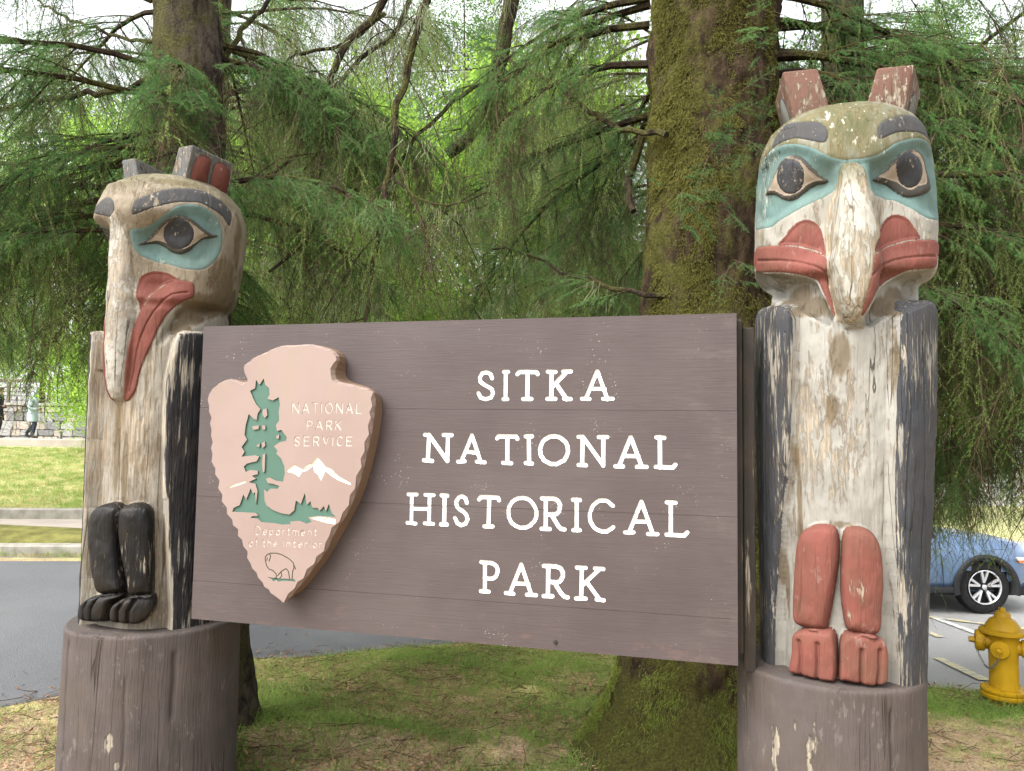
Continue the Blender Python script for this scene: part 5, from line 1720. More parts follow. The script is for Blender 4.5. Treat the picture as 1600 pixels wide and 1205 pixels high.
# drooping bough over the blue car
for (a, b) in (((1475,480,5.4),(1570,840,5.2)), ((1540,520,5.6),(1600,835,5.3)), ((1490,540,5.8),(1480,790,5.6)), ((1460,600,6.2),(1530,760,6.0)), ((1560,560,6.2),(1480,700,6.0)), ((1640,420,5.4),(1640,780,5.2)), ((1450,440,6.0),(1520,680,5.8)), ((1600,380,5.6),(1570,690,5.6))):
    p, q = Vector(at_depth(*a)), Vector(at_depth(*b))
    bough(tR, cR, p, q-p, (q-p).length*.8, .2, .012, .6, .9, .06, .0, .12, .10)
top = Vector(at_depth(1500, 300, 5.8))
scatter('foliage', cR.p, cR.r, cR.s, cR.i, SPR_ALL, tR)

# ------------------------------------------------------------------ the spruce behind the left pole
random.seed(22)
T2 = at_depth(334, 1100, 4.95)
T2t = at_depth(293, 110, 4.95)
ln2 = ((T2t[0]-T2[0])/(T2t[2]-T2[2]), 0.0)
bx2 = T2[0]-ln2[0]*T2[2]
tL = tree_root(T2[0], T2[1], 'slimmer dark spruce standing right behind the long-beaked pole')
radL = lambda T, Z: 0.245 - 0.010*np.clip(Z, 0, 9) + 0.07*np.exp(-np.maximum(Z,-.3)/0.18)*(1+.35*np.cos(4*T+1))
trunk('trunk', tL, bx2, T2[1], ln2, -0.35, 14, radL, M_BARK, 0.028, 110, 0.035, lambda T, Z: -0.01+0.05*np.cos(T-4)+.02*np.sin(2*Z), 41)
cL = Cloud()
limbs2 = [([(250,112,4.85),(200,140,5.0),(93,150,5.4),(0,172,5.8),(-80,190,6.2)], .022, .016), ([(250,72,4.85),(170,50,5.2),(95,25,5.6),(40,-10,6.0)], .014, .008),
          ([(265,360,4.85),(153,356,5.3),(60,325,5.6),(0,311,5.9),(-60,300,6.2)], .02, .022), ([(255,310,5.0),(112,320,5.5),(50,332,5.7),(-20,347,5.9)], .022, .028),
          ([(255,285,5.1),(112,292,5.6),(0,290,6.0),(-60,285,6.2)], .02, .026), ([(262,250,5.2),(120,262,5.7),(0,255,6.2)], .018, .02), ([(330,140,4.9),(372,60,5.2),(420,0,5.6)], .022, .016)]
for pp, a, b in limbs2:
    LL = limb(tL, pl_px(pp), a, b)
    for k in range(16):
        i = random.randrange(2, len(LL)-1)
        cL.hang(LL[i], random.uniform(.5,1.1), random.choice((4,5,6,7,8,9,10,11,12)))
        if k % 2: cL.along(LL[i], Vector((random.gauss(-.4,.6), random.gauss(.2,.5), random.gauss(-.25,.3))), random.uniform(.6,1), random.randrange(4))
spec = []
for k in range(10): spec.append((random.uniform(2.5, 4.0), random.uniform(2.9, 4.9), random.uniform(1.4, 2.9), random.uniform(.6,1.2)))    # left
for k in range(8): spec.append((random.uniform(-.4, 1.0), random.uniform(2.2, 4.8), random.uniform(0.9, 1.9), random.uniform(.6,1.2)))    # right
for k in range(7): spec.append((random.uniform(1.0, 2.5), random.uniform(2.2, 5.0), random.uniform(1.4, 2.6), random.uniform(.6,1.2)))
for k in range(5): spec.append((random.uniform(4.2, 5.2), random.uniform(3.4, 4.2), random.uniform(0.35, .6), random.uniform(.5,.9)))
for az, z, ln, dr in spec:
    s = out_from(bx2+ln2[0]*z, T2[1], .2, az, z)
    bough(tL, cL, s, (math.cos(az), math.sin(az), random.uniform(.0,.25)), ln, dr, .02, .62, .9, .35, .02, .10, .075, 1.1)
scatter('foliage', cL.p, cL.r, cL.s, cL.i, SPR_ALL, tL)

# ------------------------------------------------------------------ weeping spruces further back
def weeping(px, depth, zr, nb, label, seed, rtrunk=.22, length=(1.5,3.4), spray=.22, hang=.7, lich=.35, bare=.18, limbs=(), azr=(0, 6.283), grp=None):
    random.seed(seed)
    b = at_depth(px, 690, depth)
    g0 = float(base_h(b[0], b[1]))
    e = tree_root(b[0], b[1], label)
    trunk('trunk', e, b[0], b[1], (random.uniform(-.01,.01), 0), g0-.3, 16, lambda T, Z: np.maximum(rtrunk-0.008*np.clip(Z,0,14), .03)+.1*np.exp(-np.maximum(Z-g0,-.2)/.25), M_BARK, .02, 40, .15, None, seed)
    c = Cloud()
    for pp, r0, r1 in limbs:
        LL = limb(e, pl_px(pp), r0, r1)
        for k in range(int(len(LL)*.9)):
            i = random.randrange(1, len(LL)-1)
            q = LL[i]
            c.hang(q, random.uniform(.6,1.3), random.choice((4,5,6,7,8,9,10,11,12,13)))
            if k % 3 == 0:
                cc = curve_pts(q, Vector((random.gauss(0,1), random.gauss(0,1), -.4)), random.uniform(.3,.8), 5, .8, .12)
                m = MB(); m.tube(cc, [.006,.005,.004,.004,.003,.002], 4, False); tag(m.build('twig', M_LIMB, e, True), kind='stuff')
                for v in cc[1:]: c.hang(v, random.uniform(.5,1.1), 4+random.randrange(7))
    for k in range(60):
        z = g0+random.uniform(1.6, 8.5); a = random.uniform(3.0, 6.4)
        c.hang(out_from(b[0], b[1], rtrunk+random.uniform(.0,.25), a, z), random.uniform(.7,1.3), 4+random.randrange(4))
    for k in range(nb):
        az = random.uniform(*azr); z = g0+random.uniform(*zr)
        bough(e, c, out_from(b[0], b[1], rtrunk*.7, az, z), (math.cos(az), math.sin(az), random.uniform(-.05,.25)), random.uniform(*length), random.uniform(.7,1.4), .024, .7, spray, hang, lich*.6, bare*.6, .12, 1.15)
    scatter('foliage', c.p, c.r, c.s, c.i, SPR_ALL, e)
    return e
W1 = [([(640,-60,5.50),(590,17,5.40),(543,68,5.30),(509,144,5.20),(501,178,5.20),(500,237,5.10),(496,339,5.10),(467,385,5.00),(420,425,4.90)], .036, .010),
      ([(650,-30,5.60),(619,47,5.50),(539,118,5.40),(500,180,5.30),(463,241,5.30),(420,271,5.20),(380,285,5.10)], .022, .010),
      ([(600,20,5.70),(543,68,5.70),(470,82,5.60),(450,97,5.60),(431,131,5.50)], .018, .010)]
W2 = [([(670,-40,5.10),(647,63,5.00),(632,114,5.00),(617,212,4.90),(607,271,4.90),(594,364,4.80),(577,436,4.80),(565,520,4.70)], .030, .013),
      ([(607,271,4.90),(650,310,4.70),(700,320,4.60),(760,300,4.50)], .010, .005)]
W3 = [([(810,-40,6.10),(790,40,6.10),(770,150,6.10),(745,200,6.20),(700,240,6.30)], .07, .05), ([(780,120,6.00),(720,150,5.90),(640,230,5.80),(600,300,5.70)], .02, .012)]
weeping(300, 10.0, (3.2, 7.4), 16, 'weeping spruce hidden behind the slim dark trunk, its bare limbs hanging over the emblem end', 51, .2, (1.8, 4.3), limbs=W1, azr=(-.55, .75))
weeping(1080, 9.6, (3.4, 7.2), 13, 'weeping spruce behind the mossy trunk, its boughs hanging over the middle of the sign', 52, .2, (1.8, 4.0), limbs=W2, lich=.7, azr=(2.45, 3.75))
weeping(1060, 10.4, (3.6, 8.6), 11, 'spruce further behind the mossy trunk with a thick dark leaning limb', 53, .2, (2.4, 5.2), limbs=W3, spray=.5, lich=.3, azr=(2.5, 3.8))
weeping(310, 12.5, (3.0, 9.0), 14, 'weeping spruce further behind the slim dark trunk, boughs reaching right', 54, .2, (2.4, 5.0), azr=(-.7, .6))
weeping(235, 11.5, (3.4, 8.2), 18, 'lichen draped spruce hidden by the long-beaked pole, boughs above the stone wall', 55, .22, bare=.04)
weeping(-190, 10.5, (3.3, 8.0), 20, 'spruce reaching in from beyond the left edge', 56, .22, bare=.04)
weeping(330, 14.5, (2.6, 9.0), 9, 'pale weeping spruce behind the slim dark trunk', 57, .22)
weeping(1060, 12.5, (3.0, 9.0), 10, 'spruce half hidden behind the huge mossy trunk', 58, .22, spray=.5)
weeping(1330, 6.55, (2.4, 5.6), 22, 'dark spruce behind the head of the red-eared pole', 59, .22, spray=.7, lich=.15)
weeping(1800, 5.7, (2.3, 5.2), 18, 'dark spruce just beyond the right edge, boughs hanging over the hydrant side', 60, .18, (1.3, 2.6), azr=(1.2, 3.6), spray=.7, lich=.15)

# ------------------------------------------------------------------ bright broadleaf trees and far conifers
def leafy(px, depth, h, w_, n, label, seed, protos, rt=.14, zlow=.15, name='broadleaf_tree', grp=None):
    random.seed(seed)
    b = at_depth(px, 690, depth)
    g0 = float(base_h(b[0], b[1]))
    e = empty(name, (0,0,0), 0, label, 'tree', grp)
    c = Cloud()
    tr = MB()
    tr.tube([(b[0], b[1], g0-.3), (b[0]+.1, b[1], g0+h*.35), (b[0]-.1, b[1]+.1, g0+h*.7), (b[0], b[1], g0+h*.95)], [rt, rt*.8, rt*.5, .02], 9)
    tr.build('trunk', M_LIMB, e, True)
    cl = [(random.gauss(0,.42), random.gauss(0,.42), random.uniform(zlow,1)) for _ in range(26)]
    br = MB()
    for q in cl[:12]:
        br.tube([(b[0], b[1], g0+h*q[2]*.7), (b[0]+q[0]*w_*.6, b[1]+q[1]*w_*.6, g0+h*q[2]*.85), (b[0]+q[0]*w_, b[1]+q[1]*w_, g0+h*q[2])], [rt*.35, rt*.2, .012], 5)
    tag(br.build('limb', M_LIMB, e, True), kind='stuff')
    for k in range(n):
        q = random.choice(cl)
        p = Vector((b[0]+q[0]*w_+random.gauss(0,w_*.15), b[1]+q[1]*w_+random.gauss(0,w_*.15), g0+h*min(1,q[2])+random.gauss(0,h*.05)))
        c.put(p, (random.gauss(0,.4), random.gauss(0,.4), random.uniform(0,6.28)), random.uniform(.7,1.5), random.randrange(len(protos)))
    scatter('crown', c.p, c.r, c.s, c.i, protos, e)
for i, (px, d, h, w_, n, lab) in enumerate((
    (760, 15, 8.6, 2.6, 1700, 'bright green leafy tree glowing behind the middle of the sign'),
    (905, 16.5, 8.6, 2.4, 1600, 'bright green leafy tree just left of the huge mossy trunk'),
    (620, 18, 9.6, 3.0, 1700, 'leafy tree behind the hanging bare limbs'),
    (480, 17, 9.0, 3.0, 1700, 'leafy tree seen through the weeping twigs right of the slim trunk'),
    (380, 23, 10.5, 3.4, 1100, 'leafy tree further back, right of the slim dark trunk'),
    (60, 34, 12.5, 4.6, 1200, 'leafy tree beyond the stone wall at the left'),
    (-110, 32, 12.0, 4.4, 1000, 'leafy tree beyond the wall, cut by the left edge'),
    (210, 24, 10.5, 3.6, 1200, 'leafy tree behind the long-beaked pole'))):
    leafy(px, d, h, w_, n, lab, 70+i, BROAD, .14, .12 if d < 30 else .30)
for i, (px, d, h, w_, n, lab) in enumerate((
    (110, 44, 22, 5.5, 1500, 'far conifer above the stone wall'),
    (330, 40, 22, 5, 1500, 'far conifer behind the slim dark trunk'), (540, 42, 26, 5.5, 1700, 'far conifer behind the emblem end of the sign'),
    (720, 38, 23, 5, 1600, 'far conifer behind the middle of the sign'), (1020, 45, 18, 4.5, 1200, 'far conifer left of the mossy trunk'),
    (1160, 26, 13, 4.0, 1300, 'conifer hidden by the mossy trunk'), (1300, 24, 16, 4, 1700, 'conifer behind the red-eared pole'), (1470, 38, 24, 5.5, 1700, 'far conifer behind the pale building'), (1640, 42, 25, 6, 1700, 'far conifer beyond the right edge'))):
    leafy(px, d, h, w_, n, lab, 90+i, FARL, .25, .05 if d < 30 else .2, 'conifer_tree')

# ------------------------------------------------------------------ ground cover near the sign
random.seed(33)
tg = [tuft_proto(k, M_GRASS, 16, .085, .035, .004) for k in range(3)] + [tuft_proto(10+k, M_DRY, 12, .04, .035, .003) for k in range(2)] + [tuft_proto(20, M_MOSS, 30, .022, .03, .004)]
db = [debris_proto(k) for k in range(4)]
gc, dc = Cloud(), Cloud()
def gmask(x, y):
    return float(np.max([q*math.exp(-((x-cx)/rx)**2-((y-cy_)/ry)**2) for cx, cy_, rx, ry, q in ((-1.75,5.4,.45,.45,1),(-1.25,5.05,.5,.22,.9),(-0.7,4.95,.4,.12,.6),(0.1,4.8,.4,.12,.4),(0.7,5.3,.5,.3,.45),(0.35,6.6,.9,.3,.3),(-0.5,6.7,.7,.3,.25),(-1.9,4.55,.4,.3,1),(3.3,5.9,1.2,.30,1),(4.2,5.55,.5,.3,1),(0.5,4.4,.8,.12,.3))]))
N = 52000
xs = np.concatenate([RNG.uniform(-2.3, 1.5, 36000), RNG.uniform(-4.6, -2.3, 6000), RNG.uniform(2.4, 5.6, 10000)]); ys = RNG.uniform(3.4, 7.7, N)
ok = (sdf(np.stack([xs, ys], 1), ROADS, 1.0)[0] > 0.04)
xs, ys = xs[ok], ys[ok]
zs_ = gh(xs, ys)
nz = vnoise(np.stack([xs, ys, 0*xs], 1), 1.6, 15, 3)
for x, y, z, nn in zip(xs, ys, zs_, nz):
    g = gmask(x, y)
    u = random.random()
    if u < g*.8 + .08*nn: gc.put((x,y,z), (random.gauss(0,.12), random.gauss(0,.12), random.uniform(0,6.28)), random.uniform(.6,1.3), random.randrange(3))
    elif u < .40 + .5*max(0, nn) + (.25 if y > 5.4 else 0): gc.put((x,y,z), (random.gauss(0,.2), random.gauss(0,.2), random.uniform(0,6.28)), random.uniform(.5,1.0), random.choice((3,3,4,4,0)))
    elif u < .55 and y < 5.2: gc.put((x,y,z), (0,0,random.uniform(0,6.28)), random.uniform(.6,1.4), 5)
    elif u < .85: dc.put((x,y,z+.003), (0,0,random.uniform(0,6.28)), random.uniform(.6,1.4), random.randrange(4))
scatter('grass', gc.p, gc.r, gc.s, gc.i, tg)
scatter('fallen_needle_litter', dc.p, dc.r, dc.s, dc.i, db)
# lawn blades further off on the left and beside the hydrant
lc = Cloud()
for k in range(12000):
    y = random.uniform(9.2, 26); x = -y*random.uniform(.50, .74)
    if 10.2 < y - (x+14)*.07 < 11.75: continue
    z = float(base_h(x, y)) + .05
    lc.put((x,y,z), (0,0,random.uniform(0,6.28)), random.uniform(.8,1.7), random.choice((0,3,3,4,4,4)))
scatter('lawn_grass', lc.p, lc.r, lc.s, lc.i, tg)
# dead leaves and short sticks lying about
def leafbit_proto(k):
    random.seed(900+k)
    s = Sprig()
    for i in range(7):
        p = Vector((random.gauss(0,.12), random.gauss(0,.12), .006))
        d = Vector((random.gauss(0,1), random.gauss(0,1), random.gauss(0,.25))).normalized()
        sd = d.cross(Vector((random.gauss(0,.3), random.gauss(0,.3), 1))).normalized()
        L = random.uniform(.02,.045); q = len(s.V)
        s.V += [p, p+d*L*.5+sd*L*.3, p+d*L+Vector((0,0,.006)), p+d*L*.5-sd*L*.3]; s.T += [0]*4
        s.F.append((q,q+1,q+2,q+3)); s.M.append(0)
    for i in range(3):
        p = Vector((random.gauss(0,.12), random.gauss(0,.12), .006))
        s.stem(curve_pts(p, Vector((random.gauss(0,1), random.gauss(0,1), .05)), random.uniform(.06,.22), 4, 0, .15), .003, .0015)
    return s.build('leaf_bits', [M_DEADLEAF, M_TWIG])
M_DEADLEAF = plain('dead_leaf', (0.16, 0.085, 0.045), .8, .2, var=.6, scale=9)
lb = [leafbit_proto(k) for k in range(4)]
bc = Cloud()
for k in range(900):
    x, y = (random.uniform(-2.3, 1.6), random.uniform(4.2, 7.4)) if k < 650 else (random.choice((random.uniform(-4.4,-2.3), random.uniform(2.4,5))), random.uniform(4.0, 6.6))
    bc.put((x, y, float(gh(x, y)[0])+.012), (0,0,random.uniform(0,6.28)), random.uniform(.6,1.3), random.randrange(4))
scatter('fallen_leaf_litter', bc.p, bc.r, bc.s, bc.i, lb)
# exposed roots and a fallen stick
for pts, r0 in (([(770,1062),(800,1075),(828,1084),(838,1096)], .035), ([(790,1096),(812,1093),(835,1098)], .018), ([(725,1030),(735,1045),(748,1058)], .016), ([(860,1160),(930,1140),(980,1105)], .05), ([(400,1188),(430,1170),(470,1162),(520,1165)], .03)):
    P = [ground_px(*p) for p in pts]
    m = MB(); m.tube([(p[0], p[1], float(gh(p[0], p[1])[0]) + (r0*.2 if 0 < i < len(P)-1 else -r0*1.3)) for i, p in enumerate(P)], [r0*(.7+.3*math.sin(3*i)) for i in range(len(P))], 8)
    tag(m.build('tree_root', M_MOSSBARK, None, True), kind='structure')
# ------------------------------------------------------------------ fire hydrant
M_YEL = painted_wood('yellow_hydrant_paint', (0.66, 0.385, 0.012), (0.36, 0.19, 0.02), 0.42, 0.2, 0.0, 0.15, 1.0, rough=0.45, grain=0.1, bump=0.12, wear2=(0.35, 0.2, 0.05))
M_STEEL = plain('dull_steel', (0.22, 0.21, 0.19), 0.45, 0.5, 0.7)
hb = ground_px(1570, 1108)
hz0 = float(gh(hb[0], hb[1])[0])
hyd = empty('fire_hydrant', (hb[0], hb[1], hz0-0.03), 0.0, 'yellow fire hydrant standing on the grass near the blue car', 'fire hydrant')
HS = hb[1]/1200*158*0.955     # its height, from the photograph
def hy(*pr): return [(r*HS, z*HS) for r, z in pr]
MB().lathe(hy((.10,-.06),(.132,-.02),(.135,.10),(.132,.115),(.12,.12)), 28).build('lower_barrel', M_YEL, hyd, True)
fl = MB().lathe(hy((.12,.118),(.205,.122),(.212,.13),(.212,.16),(.20,.168),(.14,.17)), 32)
fl.lathe(hy((.12,.172),(.205,.174),(.210,.182),(.210,.205),(.198,.212),(.14,.222)), 32)
fl.build('base_flange', M_YEL, hyd, True)
MB().lathe(hy((.135,.215),(.132,.25),(.130,.45),(.134,.66),(.146,.72),(.15,.745)), 32).build('barrel', M_YEL, hyd, True)
bo = MB().lathe(hy((.15,.742),(.205,.748),(.214,.757),(.214,.785),(.20,.795),(.165,.80),(.155,.83),(.12,.885),(.075,.915),(.072,.945),(.065,.962),(.03,.972)), 32).build('bonnet', M_YEL, hyd, True)
MB().lathe(hy((.02,.965),(.034,.968),(.034,1.0),(.028,1.008),(.004,1.01)), 5).build('operating_nut', M_YEL, bo, False)
for k in range(8):
    a = k*math.pi/4+.2
    for zz_ in (.118, .212):
        MB().lathe([(.004*HS*3,-.006),(.016*HS,-.004),(.016*HS,.012),(.004,.014)], 6, Matrix.Translation((.178*HS*math.cos(a), .178*HS*math.sin(a), zz_*HS+(-.012 if zz_ < .2 else 0)))).build('bolt', M_YEL, hyd, False)
def nozzle(az, z, r, L, nm):
    M = Matrix.Translation((0, 0, z*HS)) @ Matrix.Rotation(az, 4, 'Z') @ Matrix.Rotation(math.pi/2, 4, 'Y')
    q = MB().lathe([(r*.8*HS,.08*HS),(r*.82*HS,(.13+L*.3)*HS),(r*1.0*HS,(.135+L*.3)*HS),(r*1.05*HS,(.15+L*.3)*HS),(r*1.05*HS,(.13+L)*HS),(r*.95*HS,(.145+L)*HS),(r*.35*HS,(.15+L)*HS)], 24, M).build(nm, M_YEL, hyd, True)
    MB().lathe([(r*.30*HS,(.148+L)*HS),(r*.34*HS,(.15+L)*HS),(r*.30*HS,(.20+L)*HS),(.004,(.205+L)*HS)], 5, M).build('cap_nut', M_YEL, q, False)
    return M
azc = math.atan2(-hb[1], -hb[0])
nozzle(azc - 0.15, .62, .085, .06, 'outlet_cap')
nozzle(azc - 1.45, .66, .10, .10, 'outlet_cap')
nozzle(azc + 1.60, .62, .085, .08, 'outlet_cap')
ch = MB()
A0 = Vector((math.cos(azc-1.45)*.24*HS, math.sin(azc-1.45)*.24*HS, .60*HS)); A1 = Vector((math.cos(azc-.15)*.20*HS, math.sin(azc-.15)*.20*HS, .57*HS))
nl = 30
for k in range(nl):
    t = (k+.5)/nl
    p = A0.lerp(A1, t); p.z -= .17*HS*4*t*(1-t)
    rr = math.hypot(p.x, p.y); q = max(rr, .15*HS+.004)/rr; p.x *= q; p.y *= q
    t2 = t+.01; p2 = A0.lerp(A1, t2); p2.z -= .17*HS*4*t2*(1-t2)
    d = (p2-p).normalized()
    s_ = d.orthogonal().normalized() if k % 2 else d.cross(d.orthogonal()).normalized()
    ring = [p + d*math.cos(a)*.013*HS*1.2 + s_*math.sin(a)*.008*HS*1.2 for a in np.linspace(0, 2*math.pi, 9)]
    ch.tube(ring, .0028*HS*1.2, 4, False)
tag(ch.build('chain', M_STEEL, hyd, True), kind='stuff')

# ------------------------------------------------------------------ blue crossover car
def car_paint():
    m = Mat('blue_car_paint')
    m.b.inputs['Coat Weight'].default_value = 0.8
    m.b.inputs['Coat Roughness'].default_value = 0.06
    n = m.noise(3.0, 3)
    return m.done(m.mix(n, (0.095, 0.16, 0.27), (0.105, 0.175, 0.29)), 0.3, 0.5, 0.4)
M_CAR = car_paint()
M_CLAD = plain('black_plastic', (0.016, 0.0165, 0.018), 0.6, 0.3)
M_TYRE = plain('tyre_rubber', (0.016, 0.016, 0.017), 0.85, 0.2, var=0.3, scale=20)
M_ALLOY = plain('silver_alloy', (0.62, 0.62, 0.63), 0.3, 0.5, 0.6, var=0.05)
M_DARKALLOY = plain('dark_wheel_metal', (0.012, 0.012, 0.014), 0.5, 0.3, 0.0)
def glass_mat(name, tint):
    m = Mat(name)
    return m.done(m.mix(0.0, tint, tint), 0.04, 0.8)
M_GLASS = glass_mat('dark_car_glass', (0.015, 0.018, 0.02))
def lampm(name, c):
    m = Mat(name)
    m.b.inputs['Coat Weight'].default_value = 0.6
    return m.done(m.mix(m.noise(20, 2), c, tuple(x*.7 for x in c)), 0.15, 0.6)
M_LAMP, M_AMBER, M_REDL = lampm('clear_lamp_lens', (0.62, 0.64, 0.66)), lampm('amber_lamp_lens', (0.62, 0.16, 0.03)), lampm('red_lamp_lens', (0.4, 0.02, 0.02))
wp = ground_px(1543, 962)
WR = 0.345
car = empty('parked_car', (wp[0], wp[1], float(base_h(wp[0], wp[1]))+.012), 0.03, 'blue crossover car parked behind the yellow fire hydrant, black wheel arches', 'car')
car.scale = (1.08, 1.08, 1.08)
# car frame: x forward (front axle at 0), y to the far side (near flank at 0 .. far flank 1.78), z up
WB, CW = 2.665, 1.78
def side_prof(x):
    """(sill, belt, bonnet or deck height) along the car"""
    sill = np.interp(x, [-3.55,-3.4,-2.9,.3,.62,.86], [.52,.36,.30,.29,.33,.5])
    top = np.interp(x, [-3.56,-3.5,-3.3,-2.2,-0.75,-.62,-.2,.3,.62,.80,.87], [.80,1.0,1.10,1.06,1.03,1.05,1.02,.98,.93,.82,.6])
    return sill, top
def body_sections():
    xs_ = np.concatenate([np.linspace(-3.56,-3.3,6), np.linspace(-3.2,.55,46), np.linspace(.6,.87,9)])
    V, F = [], []
    m = 15
    for x in xs_:
        sill, top = side_prof(x)
        tap = np.interp(x, [-3.56,-3.4,-2.9,-2,.0,.45,.75,.87], [.22,.08,.02,0,0.0,.05,.20,.42])
        pts = []
        for k in range(8):                       # near flank from sill to shoulder to the middle of the bonnet
            t = k/7
            if t < .72:
                u = t/.72
                z = sill + (top-.035-sill)*u
                y = tap + .055 - .055*math.sin(math.pi*min(1, u*1.02)) ** .6 + .035*max(0, u-.72)
                if 0.56 < u < .62: y += .004
            else:
                u = (t-.72)/.28
                z = top-.035 + .045*math.sin(u*math.pi/2)
                y = tap + .045 + (CW/2-tap-.045)*u**1.3
            pts.append((y, z))
        ring = pts + [(CW-y, z) for y, z in reversed(pts[:-1])]
        V += [(x, y, z) for y, z in ring]
    n = len(xs_)
    for i in range(n-1):
        for k in range(m-1):
            # leave the wheel openings free
            cx_ = (xs_[i]+xs_[i+1])/2
            zc_ = (V[i*m+k][2]+V[i*m+k+1][2])/2
            fl_ = k < 5 or k > m-7
            if fl_ and any((cx_-wx)**2 + (zc_-.33)**2 < .372**2 for wx in (0, -WB)): continue
            F.append((i*m+k, i*m+k+1, (i+1)*m+k+1, (i+1)*m+k))
        F.append((i*m+m-1, i*m, (i+1)*m, (i+1)*m+m-1))
    F += [tuple(range(m)), tuple(range((n-1)*m+m-1, (n-1)*m-1, -1))]
    return V, F
V, F = body_sections()
mesh_np('body', V, F, M_CAR, car, True)
# greenhouse
def gh_ring(z, x0, x1, y0): return [(x0, y0, z), (x1, y0, z), (x1, CW-y0, z), (x0, CW-y0, z)]
gr = [(1.04, -3.42, -.62, .055), (1.25, -3.20, -1.05, .14), (1.46, -2.95, -1.50, .22), (1.535, -2.75, -1.80, .30), (1.55, -2.5, -2.0, .45)]
V, F = [], []
for z, a, b, c in gr:
    xs_ = np.linspace(a, b, 12)
    V += [(x, c, z) for x in xs_] + [(x, CW-c, z) for x in xs_[::-1]]
for i in range(len(gr)-1):
    for k in range(24): F.append((i*24+k, i*24+(k+1) % 24, (i+1)*24+(k+1) % 24, (i+1)*24+k))
F.append(tuple(range(96, 120)))
mesh_np('roof', V, F, M_CAR, car, True)
def pane(nm, P, mat, off):
    n = len(P); c = Vector((0,0,0))
    for p in P: c += Vector(p)
    c /= n
    V = [tuple(Vector(p)+Vector(off)) for p in P]
    V += [tuple(Vector(p)-Vector(off)*.5) for p in P]
    F = [tuple(range(n)), tuple(range(2*n-1, n-1, -1))] + [(i, n+i, n+(i+1) % n, (i+1) % n) for i in range(n)]
    return mesh_np(nm, V, F, mat, car, False)
for yy, sg in ((0, 1), (CW, -1)):
    w_ = lambda x, z: (x, yy + sg*(np.interp(z, [1.0,1.25,1.46], [.055,.14,.22])-.004), z)
    pane('side_window', [w_(-1.92,1.02), w_(-.82,1.02), w_(-1.12,1.22), w_(-1.50,1.43), w_(-1.92,1.46)], M_GLASS, (0,-sg*.006,0))
    pane('side_window', [w_(-2.98,1.04), w_(-2.0,1.02), w_(-2.0,1.46), w_(-2.75,1.43)], M_GLASS, (0,-sg*.006,0))
pane('windscreen', [(-.66,.12,1.0), (-.66,CW-.12,1.0), (-1.47,CW-.28,1.45), (-1.47,.28,1.45)], M_GLASS, (.012,0,.012))
pane('rear_window', [(-3.38,.16,1.05), (-2.98,.28,1.44), (-2.98,CW-.28,1.44), (-3.38,CW-.16,1.05)], M_GLASS, (-.012,0,.012))
